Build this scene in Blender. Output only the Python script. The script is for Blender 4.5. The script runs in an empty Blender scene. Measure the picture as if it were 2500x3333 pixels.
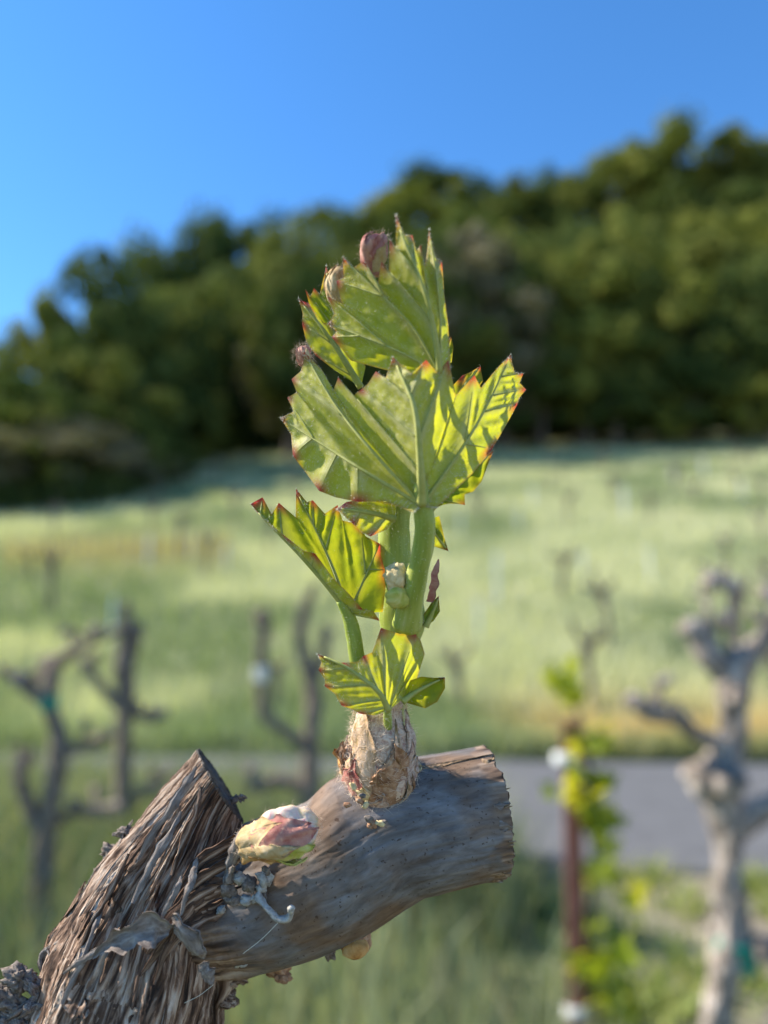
import bpy, math, random
import numpy as np
from mathutils import Vector, Matrix
random.seed(7); rng = np.random.default_rng(11)
SC = bpy.context.scene
COL = SC.collection

# ------------------------------------------------------------------ camera, sky, sun, exposure
CAM_H, PITCH, F = 1.0, math.radians(10.0), 2507.0
cam_data = bpy.data.cameras.new('camera')
cam = bpy.data.objects.new('camera', cam_data); COL.objects.link(cam)
cam.location = (0, 0, CAM_H); cam.rotation_euler = (math.pi/2 + PITCH, 0, 0)
cam_data.sensor_fit = 'HORIZONTAL'; cam_data.sensor_width = 24.0; cam_data.lens = 24.0*F/2500.0
cam_data.clip_start = 0.005; cam_data.clip_end = 3000
cam_data.dof.use_dof = True; cam_data.dof.focus_distance = 0.1078
cam_data.dof.aperture_fstop = cam_data.lens/2.75
SC.camera = cam

SUN_EL, SUN_BACK = math.radians(38), math.radians(9)     # sun to the left, a little beyond the picture plane
SUN = Vector((-math.cos(SUN_EL)*math.cos(SUN_BACK), math.cos(SUN_EL)*math.sin(SUN_BACK), math.sin(SUN_EL)))
world = bpy.data.worlds.new('World'); SC.world = world; world.use_nodes = True
wn = world.node_tree.nodes; wl = world.node_tree.links
sky = wn.new('ShaderNodeTexSky'); sky.sky_type = 'NISHITA'; sky.sun_disc = False
sky.sun_elevation = SUN_EL; sky.sun_rotation = -(math.radians(90) - SUN_BACK)
sky.air_density = 1.0; sky.dust_density = 0.0; sky.ozone_density = 5.0; sky.altitude = 200
hs = wn.new('ShaderNodeHueSaturation'); hs.inputs['Saturation'].default_value = 1.18
wl.new(sky.outputs[0], hs.inputs['Color']); wl.new(hs.outputs[0], wn['Background'].inputs[0]); wn['Background'].inputs[1].default_value = 0.135
sun_data = bpy.data.lights.new('sun', 'SUN'); sun_data.energy = 5.0; sun_data.angle = math.radians(0.53)
sun_data.color = (1.0, 0.92, 0.78)
sun = bpy.data.objects.new('sun', sun_data); COL.objects.link(sun)
sun.rotation_euler = SUN.to_track_quat('Z', 'Y').to_euler(); sun.location = (-20, 0, 30)
SC.view_settings.view_transform = 'Standard'; SC.view_settings.look = 'None'
SC.view_settings.exposure = 1.15; SC.view_settings.gamma = 1.0; SC.view_settings.use_curve_mapping = False
SC.render.engine = 'CYCLES'; SC.cycles.use_denoising = True
SC.cycles.max_bounces = 8; SC.cycles.transparent_max_bounces = 8

# ------------------------------------------------------------------ helpers
FWD = np.array([0, math.cos(PITCH), math.sin(PITCH)]); UPV = np.array([0, -math.sin(PITCH), math.cos(PITCH)])
RGT = np.array([1.0, 0, 0]); CAMP = np.array([0, 0, CAM_H])
def P(px, py, d):
    """photo pixel + distance along the view axis (m) -> world point"""
    return CAMP + d*FWD + (px-1250)*d/F*RGT - (py-1666.5)*d/F*UPV
def PR(pts):
    """list of (px, py, d, radius_px) -> world xyz + radius in m"""
    return np.array([np.append(P(a, b, d), r*d/F) for a, b, d, r in pts])

def _h(i, j, k):
    n = (i.astype(np.int64)*374761393 + j.astype(np.int64)*668265263 + k.astype(np.int64)*1274126177) & 0xffffffff
    n = ((n ^ (n >> 13))*1274126177) & 0xffffffff
    n = (n ^ (n >> 16)) & 0xffffffff
    return n.astype(np.float64)/2147483647.5 - 1.0
def vn(p):
    p = np.asarray(p, float); f = np.floor(p); w = p-f; w = w*w*(3-2*w); i = f.astype(np.int64)
    r = 0
    for a in (0, 1):
        for b in (0, 1):
            for c in (0, 1):
                r = r + _h(i[..., 0]+a, i[..., 1]+b, i[..., 2]+c)*(w[..., 0] if a else 1-w[..., 0])*(w[..., 1] if b else 1-w[..., 1])*(w[..., 2] if c else 1-w[..., 2])
    return r
def fbm(p, o=4, g=0.5):
    p = np.asarray(p, float); r = 0; a = 1.0
    for k in range(o):
        r = r + a*vn(p*(2.03**k) + 17.3*k); a *= g
    return r

def root_origin(o):
    while o.parent is not None: o = o.parent
    return np.array(o.location)
def mk(name, V, faces, mat, parent=None, smooth=True, attrs=None, kind=None):
    """one mesh object from world-space vertices; faces: (n,3|4) array or list of such arrays"""
    V = np.asarray(V, float).reshape(-1, 3)
    if parent is not None: V = V - root_origin(parent)
    if isinstance(faces, np.ndarray): faces = [faces]
    faces = [np.asarray(f, np.int32) for f in faces if len(f)]
    me = bpy.data.meshes.new(name)
    nl = sum(f.size for f in faces); npoly = sum(len(f) for f in faces)
    me.vertices.add(len(V)); me.vertices.foreach_set('co', V.astype(np.float32).ravel())
    me.loops.add(nl); me.loops.foreach_set('vertex_index', np.concatenate([f.ravel() for f in faces]))
    me.polygons.add(npoly)
    tot = np.concatenate([np.full(len(f), f.shape[1], np.int32) for f in faces])
    st = np.concatenate([[0], np.cumsum(tot)[:-1]]).astype(np.int32)
    me.polygons.foreach_set('loop_start', st); me.polygons.foreach_set('loop_total', tot)
    me.polygons.foreach_set('use_smooth', np.full(npoly, smooth))
    me.update(calc_edges=True); me.validate()
    for k, a in (attrs or {}).items():
        a = np.asarray(a, np.float32)
        if a.ndim == 1:
            at = me.attributes.new(k, 'FLOAT', 'POINT'); at.data.foreach_set('value', a)
        else:
            at = me.attributes.new(k, 'FLOAT_VECTOR', 'POINT'); at.data.foreach_set('vector', a.ravel())
    me.materials.append(mat)
    o = bpy.data.objects.new(name, me); COL.objects.link(o)
    if parent is not None: o.parent = parent
    if kind: o['kind'] = kind
    return o
def tag(o, label, cat, group=None):
    o['label'] = label; o['category'] = cat
    if group: o['group'] = group
    return o
def thing(name, label, cat, loc, group=None):
    o = bpy.data.objects.new(name, None); o.empty_display_size = 0.05; COL.objects.link(o); o.location = tuple(loc)
    return tag(o, label, cat, group)
def copy_tree(o, parent=None):
    c = o.copy(); COL.objects.link(c); c.parent = parent
    for ch in list(o.children): copy_tree(ch, c)
    return c

def catmull(K, n):
    K = np.asarray(K, float); m = len(K)
    if m == 2: return K[0] + (K[1]-K[0])*np.linspace(0, 1, n)[:, None]
    L = np.concatenate([[0], np.cumsum(np.linalg.norm(np.diff(K[:, :3], axis=0), axis=1))])
    u = np.linspace(0, L[-1], n); idx = np.clip(np.searchsorted(L, u, 'right')-1, 0, m-2)
    t = ((u-L[idx])/np.maximum(L[idx+1]-L[idx], 1e-12))[:, None]
    p1, p2 = K[idx], K[idx+1]; h = (L[idx+1]-L[idx])[:, None]
    T = np.gradient(K, L, axis=0)
    m1, m2 = T[idx]*h, T[idx+1]*h
    return (2*t**3-3*t**2+1)*p1 + (t**3-2*t**2+t)*m1 + (-2*t**3+3*t**2)*p2 + (t**3-t**2)*m2
def sweep(K, nS, nT, disp=None, squash=1.0):
    """tube along K (xyz r). returns grid V, N, s (m), theta"""
    A = catmull(K, nS); C = A[:, :3]; R = np.maximum(A[:, 3], 1e-6)
    T = np.gradient(C, axis=0); T /= np.linalg.norm(T, axis=1)[:, None]
    n = -FWD - T[0]*np.dot(-FWD, T[0])
    if np.linalg.norm(n) < 1e-3: n = RGT - T[0]*np.dot(RGT, T[0])
    n /= np.linalg.norm(n); Ns = [n]
    for i in range(1, nS):
        n = n - T[i]*np.dot(n, T[i]); n /= np.linalg.norm(n); Ns.append(n)
    Ns = np.array(Ns); B = np.cross(T, Ns)
    th = np.linspace(0, 2*math.pi, nT, endpoint=False)
    N = Ns[:, None]*np.cos(th)[None, :, None] + B[:, None]*np.sin(th)[None, :, None]
    s = np.concatenate([[0], np.cumsum(np.linalg.norm(np.diff(C, axis=0), axis=1))])
    S, TH = np.meshgrid(s, th, indexing='ij')
    RR = R[:, None] + np.zeros_like(TH)
    if disp is not None: RR = RR + disp(S, TH, RR)
    V = C[:, None] + N*RR[..., None]
    return dict(V=V, N=N, S=S, TH=TH, R=RR, C=C, T=T)
def tube_faces(nS, nT, cap0=True, cap1=True):
    i = np.arange(nS-1)[:, None]*nT; j = np.arange(nT)[None]; j2 = (j+1) % nT
    q = np.stack([i+j, i+j2, i+nT+j2, i+nT+j], -1).reshape(-1, 4)
    out = [q]; n = nS*nT; caps = []
    k = np.arange(nT)
    if cap0: caps.append(np.stack([np.full(nT, n), (k+1) % nT, k], -1)); n += 1
    if cap1: b = (nS-1)*nT; caps.append(np.stack([np.full(nT, n), b+k, b+(k+1) % nT], -1))
    if caps: out.append(np.concatenate(caps))
    return out
def tube(name, K, mat, parent=None, nS=24, nT=12, disp=None, attrs=None, edit=None, kind=None):
    g = sweep(K, nS, nT, disp)
    V = g['V']
    if edit is not None: V = edit(g)
    ends = np.array([V[0].mean(0), V[-1].mean(0)])
    VV = np.concatenate([V.reshape(-1, 3), ends])
    rm = float(np.mean(g['R']))*1000
    st = np.stack([np.cos(g['TH'])*rm, np.sin(g['TH'])*rm, g['S']*1000], -1).reshape(-1, 3)
    st = np.concatenate([st, [[0, 0, 0], [0, 0, g['S'].max()*1000]]])
    at = {'st': st}
    if attrs:
        for k, f in attrs.items():
            a = f(g).reshape(-1); at[k] = np.concatenate([a, [a[0], a[-1]]])
    o = mk(name, VV, tube_faces(nS, nT), mat, parent, attrs=at, kind=kind)
    g['V'] = V; o_g[o.name] = g
    return o
o_g = {}
def blob(name, c, ax, mat, parent=None, n=16, noise=0.15, freq=3.0, seed=0, attrs=None, kind=None, sharp=1.0):
    """uneven ellipsoid; c world centre, ax three axis vectors"""
    u = np.linspace(0, math.pi, n); v = np.linspace(0, 2*math.pi, 2*n, endpoint=False)
    U, Vv = np.meshgrid(u, v, indexing='ij')
    D = np.stack([np.sin(U)*np.cos(Vv), np.sin(U)*np.sin(Vv), np.cos(U)], -1)
    r = 1 + noise*fbm(D*freq + seed*7.7, 3)
    Q = D*r[..., None]
    W = c + Q[..., 0:1]*ax[0] + Q[..., 1:2]*ax[1] + Q[..., 2:3]*ax[2]
    nT = 2*n; i = np.arange(n-1)[:, None]*nT; j = np.arange(nT)[None]; j2 = (j+1) % nT
    q = np.stack([i+j, i+nT+j, i+nT+j2, i+j2], -1).reshape(-1, 4)
    at = {'st': (Q*4).reshape(-1, 3)}
    if attrs:
        for k, f in attrs.items(): at[k] = f(D).reshape(-1) if f(D).ndim == 2 else f(D).reshape(-1, 3)
    return mk(name, W, q, mat, parent, attrs=at, kind=kind)
def pblob(name, px, py, d, rx, ry, ang, mat, parent, rz=None, **kw):
    """ellipsoid given in photo pixels"""
    k = d/F; a = math.radians(ang); ca, sa = math.cos(a), math.sin(a)
    ex = (RGT*ca + UPV*sa)*rx*k; ey = (-RGT*sa + UPV*ca)*ry*k; ez = -FWD*(rz if rz else min(rx, ry))*k
    return blob(name, P(px, py, d), (ez, ey, ex), mat, parent, **kw)
def ribbon(name, pts, mat, parent=None, n=20, m=7, thick=0.00025, curl=0.0, rough=0.15, tilt=0.0, seed=0, kind=None):
    """a strip with thickness along (px,py,d,halfwidth_px); curl bends the section, tilt leans the width into depth"""
    A = catmull(np.array([[a, b, d*1e5, w] for a, b, d, w in pts]), n)
    ctr = np.array([P(a, b, d/1e5) for a, b, d, w in A]); w = A[:, 3]*A[:, 2]/1e5/F
    T = np.gradient(ctr, axis=0); T /= np.linalg.norm(T, axis=1)[:, None]
    B = np.cross(T, -FWD); B /= np.linalg.norm(B, axis=1)[:, None]
    Nn = np.cross(B, T)
    B2 = B*math.cos(tilt) + Nn*math.sin(tilt); N2 = np.cross(B2, T)
    x = np.linspace(-1, 1, m)
    jag = 1 + rough*fbm(np.stack([np.linspace(0, n*0.35, n), np.full(n, seed*3.1), np.zeros(n)], -1), 2)
    jag2 = 1 + rough*fbm(np.stack([np.linspace(0, n*0.35, n), np.full(n, seed*3.1+50), np.zeros(n)], -1), 2)
    sc = np.where(x[None] < 0, jag[:, None], jag2[:, None])
    top = ctr[:, None] + B2[:, None]*(x[None]*w[:, None]*sc)[..., None] + N2[:, None]*(curl*w[:, None]*(x[None]**2 + 0.12*np.sin(x[None]*4+np.arange(n)[:, None]*.7)))[..., None]
    top = top + N2[:, None]*(0.28*w[:, None]*fbm(top*900+seed, 3))[..., None] + B2[:, None]*(.16*w[:, None]*vn(top*2600+seed)*np.abs(x)[None])[..., None]
    bot = top - N2[:, None]*thick
    V = np.concatenate([top.reshape(-1, 3), bot.reshape(-1, 3)]); nn = n*m
    idx = np.arange(nn).reshape(n, m)
    q = np.stack([idx[:-1, :-1], idx[1:, :-1], idx[1:, 1:], idx[:-1, 1:]], -1).reshape(-1, 4)
    qb = q[:, ::-1] + nn
    e = []
    for line in (idx[:, 0], idx[::-1, -1], idx[0, ::-1], idx[-1, :]):
        e.append(np.stack([line[:-1], line[:-1]+nn, line[1:]+nn, line[1:]], -1)[:, ::-1])
    st = np.stack([np.tile(x, n)*w.mean()*1000, np.zeros(nn), np.repeat(np.linspace(0, n*.5, n), m)], -1)
    return mk(name, V, [np.concatenate([q, qb]+e)], mat, parent, attrs={'st': np.concatenate([st, st])}, kind=kind)
def hairs(name, pts, nrm, mat, parent, lmin=0.0002, lmax=0.0006, w=0.000018, spread=0.8, tang=None):
    """short wool: one thin curved sliver per point"""
    n = len(pts)
    d = nrm + spread*rng.normal(size=(n, 3))
    if tang is not None: d = tang*rng.choice([-1, 1], n)[:, None] + 0.35*rng.normal(size=(n, 3)) + 0.3*nrm
    d /= np.linalg.norm(d, axis=1)[:, None]
    L = rng.uniform(lmin, lmax, n)[:, None]
    side = np.cross(d, rng.normal(size=(n, 3))); side /= np.linalg.norm(side, axis=1)[:, None]
    bend = np.cross(d, side)*L*rng.uniform(-.3, .3, (n, 1))
    a = pts - side*w; b = pts + side*w; m1 = pts + d*L*.55 + bend - side*w*.7; m2 = pts + d*L*.55 + bend + side*w*.7; t = pts + d*L + bend*.4
    V = np.stack([a, b, m1, m2, t], 1).reshape(-1, 3); k = np.arange(n)*5
    return mk(name, V, [np.stack([k, k+1, k+3, k+2], -1), np.stack([k+2, k+3, k+4], -1)], mat, parent, smooth=False, kind='stuff')

def shell(name, g, f0, f1, th, W, mat, parent, lift=.0004, off=.00015, thick=.0003, n=18, m=11, jag=.25, seed=0, curl=.0, point=.5, skew=0.0):
    """a scale or bark plate that follows a tube's surface from f0 to f1 and lifts off towards f1; th, W in degrees (0 faces the camera)"""
    V, N = g['V'], g['N']; nS, nT = V.shape[:2]
    u = np.linspace(0, 1, n); x = np.linspace(-1, 1, m)
    prof = np.clip(1-u**(1/max(point, 1e-3)*1.2), 0.04, 1)*np.clip(.72+u*1.6, 0, 1)
    j1 = 1+jag*fbm(np.stack([u*5, np.full(n, seed*3.7), u*0], -1), 3); j2 = 1+jag*fbm(np.stack([u*5, np.full(n, seed*3.7+40), u*0], -1), 3)
    w = np.radians(W)*prof[:, None]*np.where(x[None] < 0, j1[:, None], j2[:, None])
    TH = math.radians(th) + np.radians(skew)*u[:, None] + w*x[None]
    endj = 1+.10*jag*4*vn(np.stack([x*3.1, np.full(m, seed*5.1), x*0], -1))
    I = np.clip((f0+(f1-f0)*u[:, None]*endj[None])*(nS-1), 0, nS-1.001); J = (TH/(2*math.pi)*nT) % nT
    i0 = I.astype(int); j0 = J.astype(int) % nT; fi = (I-i0)[..., None]; fj = (J-np.floor(J))[..., None]; j1_ = (j0+1) % nT; i1 = np.minimum(i0+1, nS-1)
    def bl(A): return (A[i0, j0]*(1-fj)+A[i0, j1_]*fj)*(1-fi)+(A[i1, j0]*(1-fj)+A[i1, j1_]*fj)*fi
    p, nn = bl(V), bl(N); nn = nn/np.linalg.norm(nn, axis=-1)[..., None]
    h = off + lift*u[:, None]**1.7 + curl*(x[None]**2)*u[:, None] + .25*lift*vn(np.stack([x[None]*2+u[:, None]*0, u[:, None]*3+x[None]*0, np.full((n, m), seed*1.9)], -1))
    h = h - (off+thick*.9)*np.maximum(np.abs(x[None])**8*(u[:, None] < .5), (u[:, None] < .001))
    top = p+nn*h[..., None]; bot = top-nn*thick; k = n*m; idx = np.arange(k).reshape(n, m)
    q = np.stack([idx[:-1, :-1], idx[:-1, 1:], idx[1:, 1:], idx[1:, :-1]], -1).reshape(-1, 4); e = []
    for line in (idx[:, 0], idx[::-1, -1], idx[0, ::-1], idx[-1, :]):
        e.append(np.stack([line[:-1], line[:-1]+k, line[1:]+k, line[1:]], -1))
    r_ = float(np.mean(g['R']))*1000
    st = np.stack([np.cos(TH)*r_+seed, np.sin(TH)*r_, (I/nS)*float(g['S'].max())*1000], -1).reshape(-1, 3)
    return mk(name, np.concatenate([top.reshape(-1, 3), bot.reshape(-1, 3)]), [np.concatenate([q, q[:, ::-1]+k]+e)], mat, parent, attrs={'st': np.concatenate([st, st])})

# ------------------------------------------------------------------ materials
def new_mat(name):
    m = bpy.data.materials.new(name); m.use_nodes = True
    nt = m.node_tree; b = nt.nodes['Principled BSDF']; return m, nt, nt.nodes, nt.links, b
def N_(nodes, t, **kw):
    n = nodes.new(t)
    for k, v in kw.items(): setattr(n, k, v)
    return n
def ramp(nodes, stops):
    r = nodes.new('ShaderNodeValToRGB'); e = r.color_ramp.elements
    while len(e) > 1: e.remove(e[-1])
    e[0].position = stops[0][0]; e[0].color = (*stops[0][1], 1)
    for p, c in stops[1:]:
        x = e.new(p); x.color = (*c, 1)
    return r
def noise_mat(name, stops, scale, detail=6, rough=0.85, bump=0.0, dist=0.001, coord='Object', stretch=(1, 1, 1), attr=None, spec=0.3, speck=None, warp=0.0):
    """colour from noise through a ramp + bump; attr: coordinates from a mesh attribute"""
    m, nt, nd, lk, b = new_mat(name)
    if attr: c = N_(nd, 'ShaderNodeAttribute', attribute_name=attr); co = c.outputs['Vector']
    else: c = nd.new('ShaderNodeTexCoord'); co = c.outputs[coord]
    mp = nd.new('ShaderNodeMapping'); mp.inputs['Scale'].default_value = stretch; lk.new(co, mp.inputs[0])
    nz = nd.new('ShaderNodeTexNoise'); nz.inputs['Scale'].default_value = scale; nz.inputs['Detail'].default_value = detail
    nz.inputs['Roughness'].default_value = 0.62; nz.inputs['Distortion'].default_value = warp; lk.new(mp.outputs[0], nz.inputs['Vector'])
    r = ramp(nd, stops); lk.new(nz.outputs['Fac'], r.inputs[0]); colr = r.outputs[0]
    if speck:
        sc, thr, scol = speck
        n2 = nd.new('ShaderNodeTexNoise'); n2.inputs['Scale'].default_value = sc; n2.inputs['Detail'].default_value = 3; lk.new(co, n2.inputs['Vector'])
        r2 = ramp(nd, [(thr, (0, 0, 0)), (thr+.05, (1, 1, 1))]); lk.new(n2.outputs['Fac'], r2.inputs[0])
        mx = N_(nd, 'ShaderNodeMix', data_type='RGBA'); lk.new(r2.outputs[0], mx.inputs['Factor']); lk.new(colr, mx.inputs['A']); mx.inputs['B'].default_value = (*scol, 1)
        colr = mx.outputs['Result']
    lk.new(colr, b.inputs['Base Color']); b.inputs['Roughness'].default_value = rough; b.inputs['Specular IOR Level'].default_value = spec
    if bump:
        bp = nd.new('ShaderNodeBump'); bp.inputs['Strength'].default_value = bump; bp.inputs['Distance'].default_value = dist
        lk.new(nz.outputs['Fac'], bp.inputs['Height']); lk.new(bp.outputs[0], b.inputs['Normal'])
    return m
def flat_mat(name, col, rough=0.6, spec=0.4, metal=0.0, var=0.15, scale=40):
    c2 = tuple(x*(1-var) for x in col); c3 = tuple(min(1, x*(1+var)) for x in col)
    m = noise_mat(name, [(0.3, c2), (0.7, c3)], scale, 3, rough, spec=spec)
    m.node_tree.nodes['Principled BSDF'].inputs['Metallic'].default_value = metal
    return m
def attr_mat(name, attr='col', trans=0.35, rough=0.6, tmul=(1.2, 1.25, .6)):
    """colour stored per blade or leaf, partly translucent"""
    m, nt, nd, lk, b = new_mat(name)
    a = N_(nd, 'ShaderNodeAttribute', attribute_name=attr)
    lk.new(a.outputs['Color'], b.inputs['Base Color']); b.inputs['Roughness'].default_value = rough; b.inputs['Specular IOR Level'].default_value = 0.25
    t = nd.new('ShaderNodeBsdfTranslucent'); mu = N_(nd, 'ShaderNodeMix', data_type='RGBA', blend_type='MULTIPLY'); mu.inputs['Factor'].default_value = 1
    lk.new(a.outputs['Color'], mu.inputs['A']); mu.inputs['B'].default_value = (*tmul, 1); lk.new(mu.outputs['Result'], t.inputs[0])
    mx = nd.new('ShaderNodeMixShader'); mx.inputs[0].default_value = trans
    lk.new(b.outputs[0], mx.inputs[1]); lk.new(t.outputs[0], mx.inputs[2]); lk.new(mx.outputs[0], nd['Material Output'].inputs[0])
    return m

def leaf_mat(name='young_leaf', up=(0.12, 0.20, 0.015), up2=(0.21, 0.29, 0.025), tr=(0.60, 0.57, 0.012), tr2=(0.38, 0.43, 0.012), wool=0.55):
    m, nt, nd, lk, b = new_mat(name)
    tc = nd.new('ShaderNodeTexCoord')
    nz = nd.new('ShaderNodeTexNoise'); nz.inputs['Scale'].default_value = 420; nz.inputs['Detail'].default_value = 5; lk.new(tc.outputs['Object'], nz.inputs['Vector'])
    upc = ramp(nd, [(0.3, up), (0.7, up2)]); lk.new(nz.outputs['Fac'], upc.inputs[0])
    # underside: green seen through a thin grey wool, thicker along the veins
    ve = N_(nd, 'ShaderNodeAttribute', attribute_name='vein'); ed = N_(nd, 'ShaderNodeAttribute', attribute_name='edge')
    n2 = nd.new('ShaderNodeTexNoise'); n2.inputs['Scale'].default_value = 1500; n2.inputs['Detail'].default_value = 4; lk.new(tc.outputs['Object'], n2.inputs['Vector'])
    wl_ = N_(nd, 'ShaderNodeMath', operation='MULTIPLY_ADD'); lk.new(ve.outputs['Fac'], wl_.inputs[0]); wl_.inputs[1].default_value = 0.55; wl_.inputs[2].default_value = 0.12
    r2 = ramp(nd, [(0.38, (0, 0, 0)), (0.68, (1, 1, 1))]); lk.new(n2.outputs['Fac'], r2.inputs[0])
    wm = N_(nd, 'ShaderNodeMath', operation='MULTIPLY_ADD'); lk.new(r2.outputs[0], wm.inputs[0]); wm.inputs[1].default_value = 0.42*wool/.55; lk.new(wl_.outputs[0], wm.inputs[2])
    dn = N_(nd, 'ShaderNodeMix', data_type='RGBA'); lk.new(wm.outputs[0], dn.inputs['Factor']); dn.inputs['A'].default_value = (0.46, 0.44, 0.03, 1); dn.inputs['B'].default_value = (0.66, 0.62, 0.32, 1)
    ge = nd.new('ShaderNodeNewGeometry')
    side = N_(nd, 'ShaderNodeMix', data_type='RGBA'); lk.new(ge.outputs['Backfacing'], side.inputs['Factor']); lk.new(upc.outputs[0], side.inputs['A']); lk.new(dn.outputs['Result'], side.inputs['B'])
    rd = N_(nd, 'ShaderNodeMix', data_type='RGBA'); lk.new(ed.outputs['Fac'], rd.inputs['Factor']); lk.new(side.outputs['Result'], rd.inputs['A']); rd.inputs['B'].default_value = (0.34, 0.03, 0.035, 1)
    lk.new(rd.outputs['Result'], b.inputs['Base Color'])
    b.inputs['Roughness'].default_value = 0.55; b.inputs['Specular IOR Level'].default_value = 0.35
    # light coming through
    tcol = ramp(nd, [(0.3, tr2), (0.7, tr)]); lk.new(nz.outputs['Fac'], tcol.inputs[0])
    tv = N_(nd, 'ShaderNodeMix', data_type='RGBA'); lk.new(ve.outputs['Fac'], tv.inputs['Factor']); lk.new(tcol.outputs[0], tv.inputs['A']); tv.inputs['B'].default_value = (0.36, 0.36, 0.05, 1)
    te = N_(nd, 'ShaderNodeMix', data_type='RGBA'); lk.new(ed.outputs['Fac'], te.inputs['Factor']); lk.new(tv.outputs['Result'], te.inputs['A']); te.inputs['B'].default_value = (0.55, 0.05, 0.03, 1)
    t = nd.new('ShaderNodeBsdfTranslucent'); lk.new(te.outputs['Result'], t.inputs[0])
    mx = nd.new('ShaderNodeMixShader'); mx.inputs[0].default_value = 0.55
    bp = nd.new('ShaderNodeBump'); bp.inputs['Strength'].default_value = 0.35; bp.inputs['Distance'].default_value = 0.0004; lk.new(nz.outputs['Fac'], bp.inputs['Height'])
    lk.new(bp.outputs[0], b.inputs['Normal']); lk.new(bp.outputs[0], t.inputs['Normal'])
    lk.new(b.outputs[0], mx.inputs[1]); lk.new(t.outputs[0], mx.inputs[2]); lk.new(mx.outputs[0], nd['Material Output'].inputs[0])
    return m

M = {}
M['leaf'] = leaf_mat()
M['stem'] = noise_mat('green_stem', [(0.3, (0.20, 0.25, 0.03)), (0.55, (0.31, 0.35, 0.07)), (0.8, (0.46, 0.46, 0.20))], 0.9, 5, 0.5, 0.3, 0.0002, attr='st', stretch=(1, 1, 0.12))
_b = M['stem'].node_tree.nodes['Principled BSDF']; _b.inputs['Subsurface Weight'].default_value = 0.35; _b.inputs['Subsurface Radius'].default_value = (0.6, 0.8, 0.15); _b.inputs['Subsurface Scale'].default_value = 0.0015
M['vein'] = noise_mat('leaf_vein', [(0.3, (0.27, 0.28, 0.05)), (0.7, (0.40, 0.39, 0.13))], 0.8, 4, 0.6, attr='st')
M['wool'] = flat_mat('wool', (0.72, 0.70, 0.58), 0.7, 0.3)
M['wool_tan'] = flat_mat('wool_tan', (0.70, 0.55, 0.40), 0.7, 0.3)
M['old_bark'] = noise_mat('old_bark', [(0.34, (0.02, 0.012, 0.009)), (0.45, (0.10, 0.055, 0.034)), (0.52, (0.26, 0.168, 0.115)), (0.60, (0.46, 0.355, 0.275)), (0.74, (0.66, 0.57, 0.49))], 0.8, 12, 0.9, 1.0, 0.0009, attr='st', stretch=(1, 1, 0.17), warp=1.1)
M['cane'] = noise_mat('cane_skin', [(0.28, (0.07, 0.054, 0.045)), (0.42, (0.115, 0.101, 0.095)), (0.58, (0.17, 0.156, 0.152)), (0.80, (0.26, 0.245, 0.24))], 0.6, 10, 0.75, 0.22, 0.0003, attr='st', stretch=(1, 1, 0.38), speck=(1.9, 0.64, (0.07, 0.05, 0.04)), warp=0.4)
def age_cane():
    m = M['cane']; nt = m.node_tree; nd, lk = nt.nodes, nt.links; b = nd['Principled BSDF']; src = b.inputs['Base Color'].links[0].from_socket
    a = N_(nd, 'ShaderNodeAttribute', attribute_name='age'); st = N_(nd, 'ShaderNodeAttribute', attribute_name='st'); mp = nd.new('ShaderNodeMapping'); mp.inputs['Scale'].default_value = (1, 1, .14); lk.new(st.outputs['Vector'], mp.inputs[0])
    nz = nd.new('ShaderNodeTexNoise'); nz.inputs['Scale'].default_value = 1.0; nz.inputs['Detail'].default_value = 9; lk.new(mp.outputs[0], nz.inputs['Vector'])
    r = ramp(nd, [(0.32, (0.04, 0.022, 0.014)), (0.5, (0.20, 0.125, 0.082)), (0.7, (0.42, 0.32, 0.24))]); lk.new(nz.outputs['Fac'], r.inputs[0])
    n3 = nd.new('ShaderNodeTexNoise'); n3.inputs['Scale'].default_value = .10; n3.inputs['Detail'].default_value = 3; lk.new(st.outputs['Vector'], n3.inputs['Vector'])
    r3 = ramp(nd, [(0.45, (0, 0, 0)), (0.62, (1, 1, 1))]); lk.new(n3.outputs['Fac'], r3.inputs[0])
    br = N_(nd, 'ShaderNodeMix', data_type='RGBA', blend_type='MULTIPLY'); lk.new(r3.outputs[0], br.inputs['Factor']); lk.new(src, br.inputs['A']); br.inputs['B'].default_value = (1.05, .74, .50, 1)
    mx = N_(nd, 'ShaderNodeMix', data_type='RGBA'); lk.new(a.outputs['Fac'], mx.inputs['Factor']); lk.new(br.outputs['Result'], mx.inputs['A']); lk.new(r.outputs[0], mx.inputs['B']); lk.new(mx.outputs['Result'], b.inputs['Base Color'])
age_cane()
M['cut_wood'] = noise_mat('cut_wood', [(0.3, (0.10, 0.065, 0.04)), (0.55, (0.27, 0.18, 0.11)), (0.75, (0.42, 0.32, 0.22))], 1400, 8, 0.9, 0.8, 0.0004)
M['dead_cut'] = noise_mat('weathered_cut', [(0.3, (0.05, 0.043, 0.04)), (0.7, (0.13, 0.115, 0.10))], 1100, 8, 0.9, 0.8, 0.0003)
M['flake'] = noise_mat('bark_flake', [(0.3, (0.07, 0.05, 0.04)), (0.5, (0.20, 0.16, 0.135)), (0.72, (0.38, 0.34, 0.30))], 1.6, 9, 0.85, 0.8, 0.0004, attr='st', stretch=(1, 1, 0.25))
M['crumb'] = noise_mat('bark_crumb', [(0.3, (0.07, 0.055, 0.045)), (0.6, (0.22, 0.18, 0.15)), (0.8, (0.46, 0.42, 0.37))], 1700, 6, 0.9, 0.8, 0.0003)
M['pale'] = noise_mat('pale_crumb', [(0.3, (0.20, 0.18, 0.16)), (0.7, (0.52, 0.49, 0.44))], 1500, 6, 0.9, 0.8, 0.0003)
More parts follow.
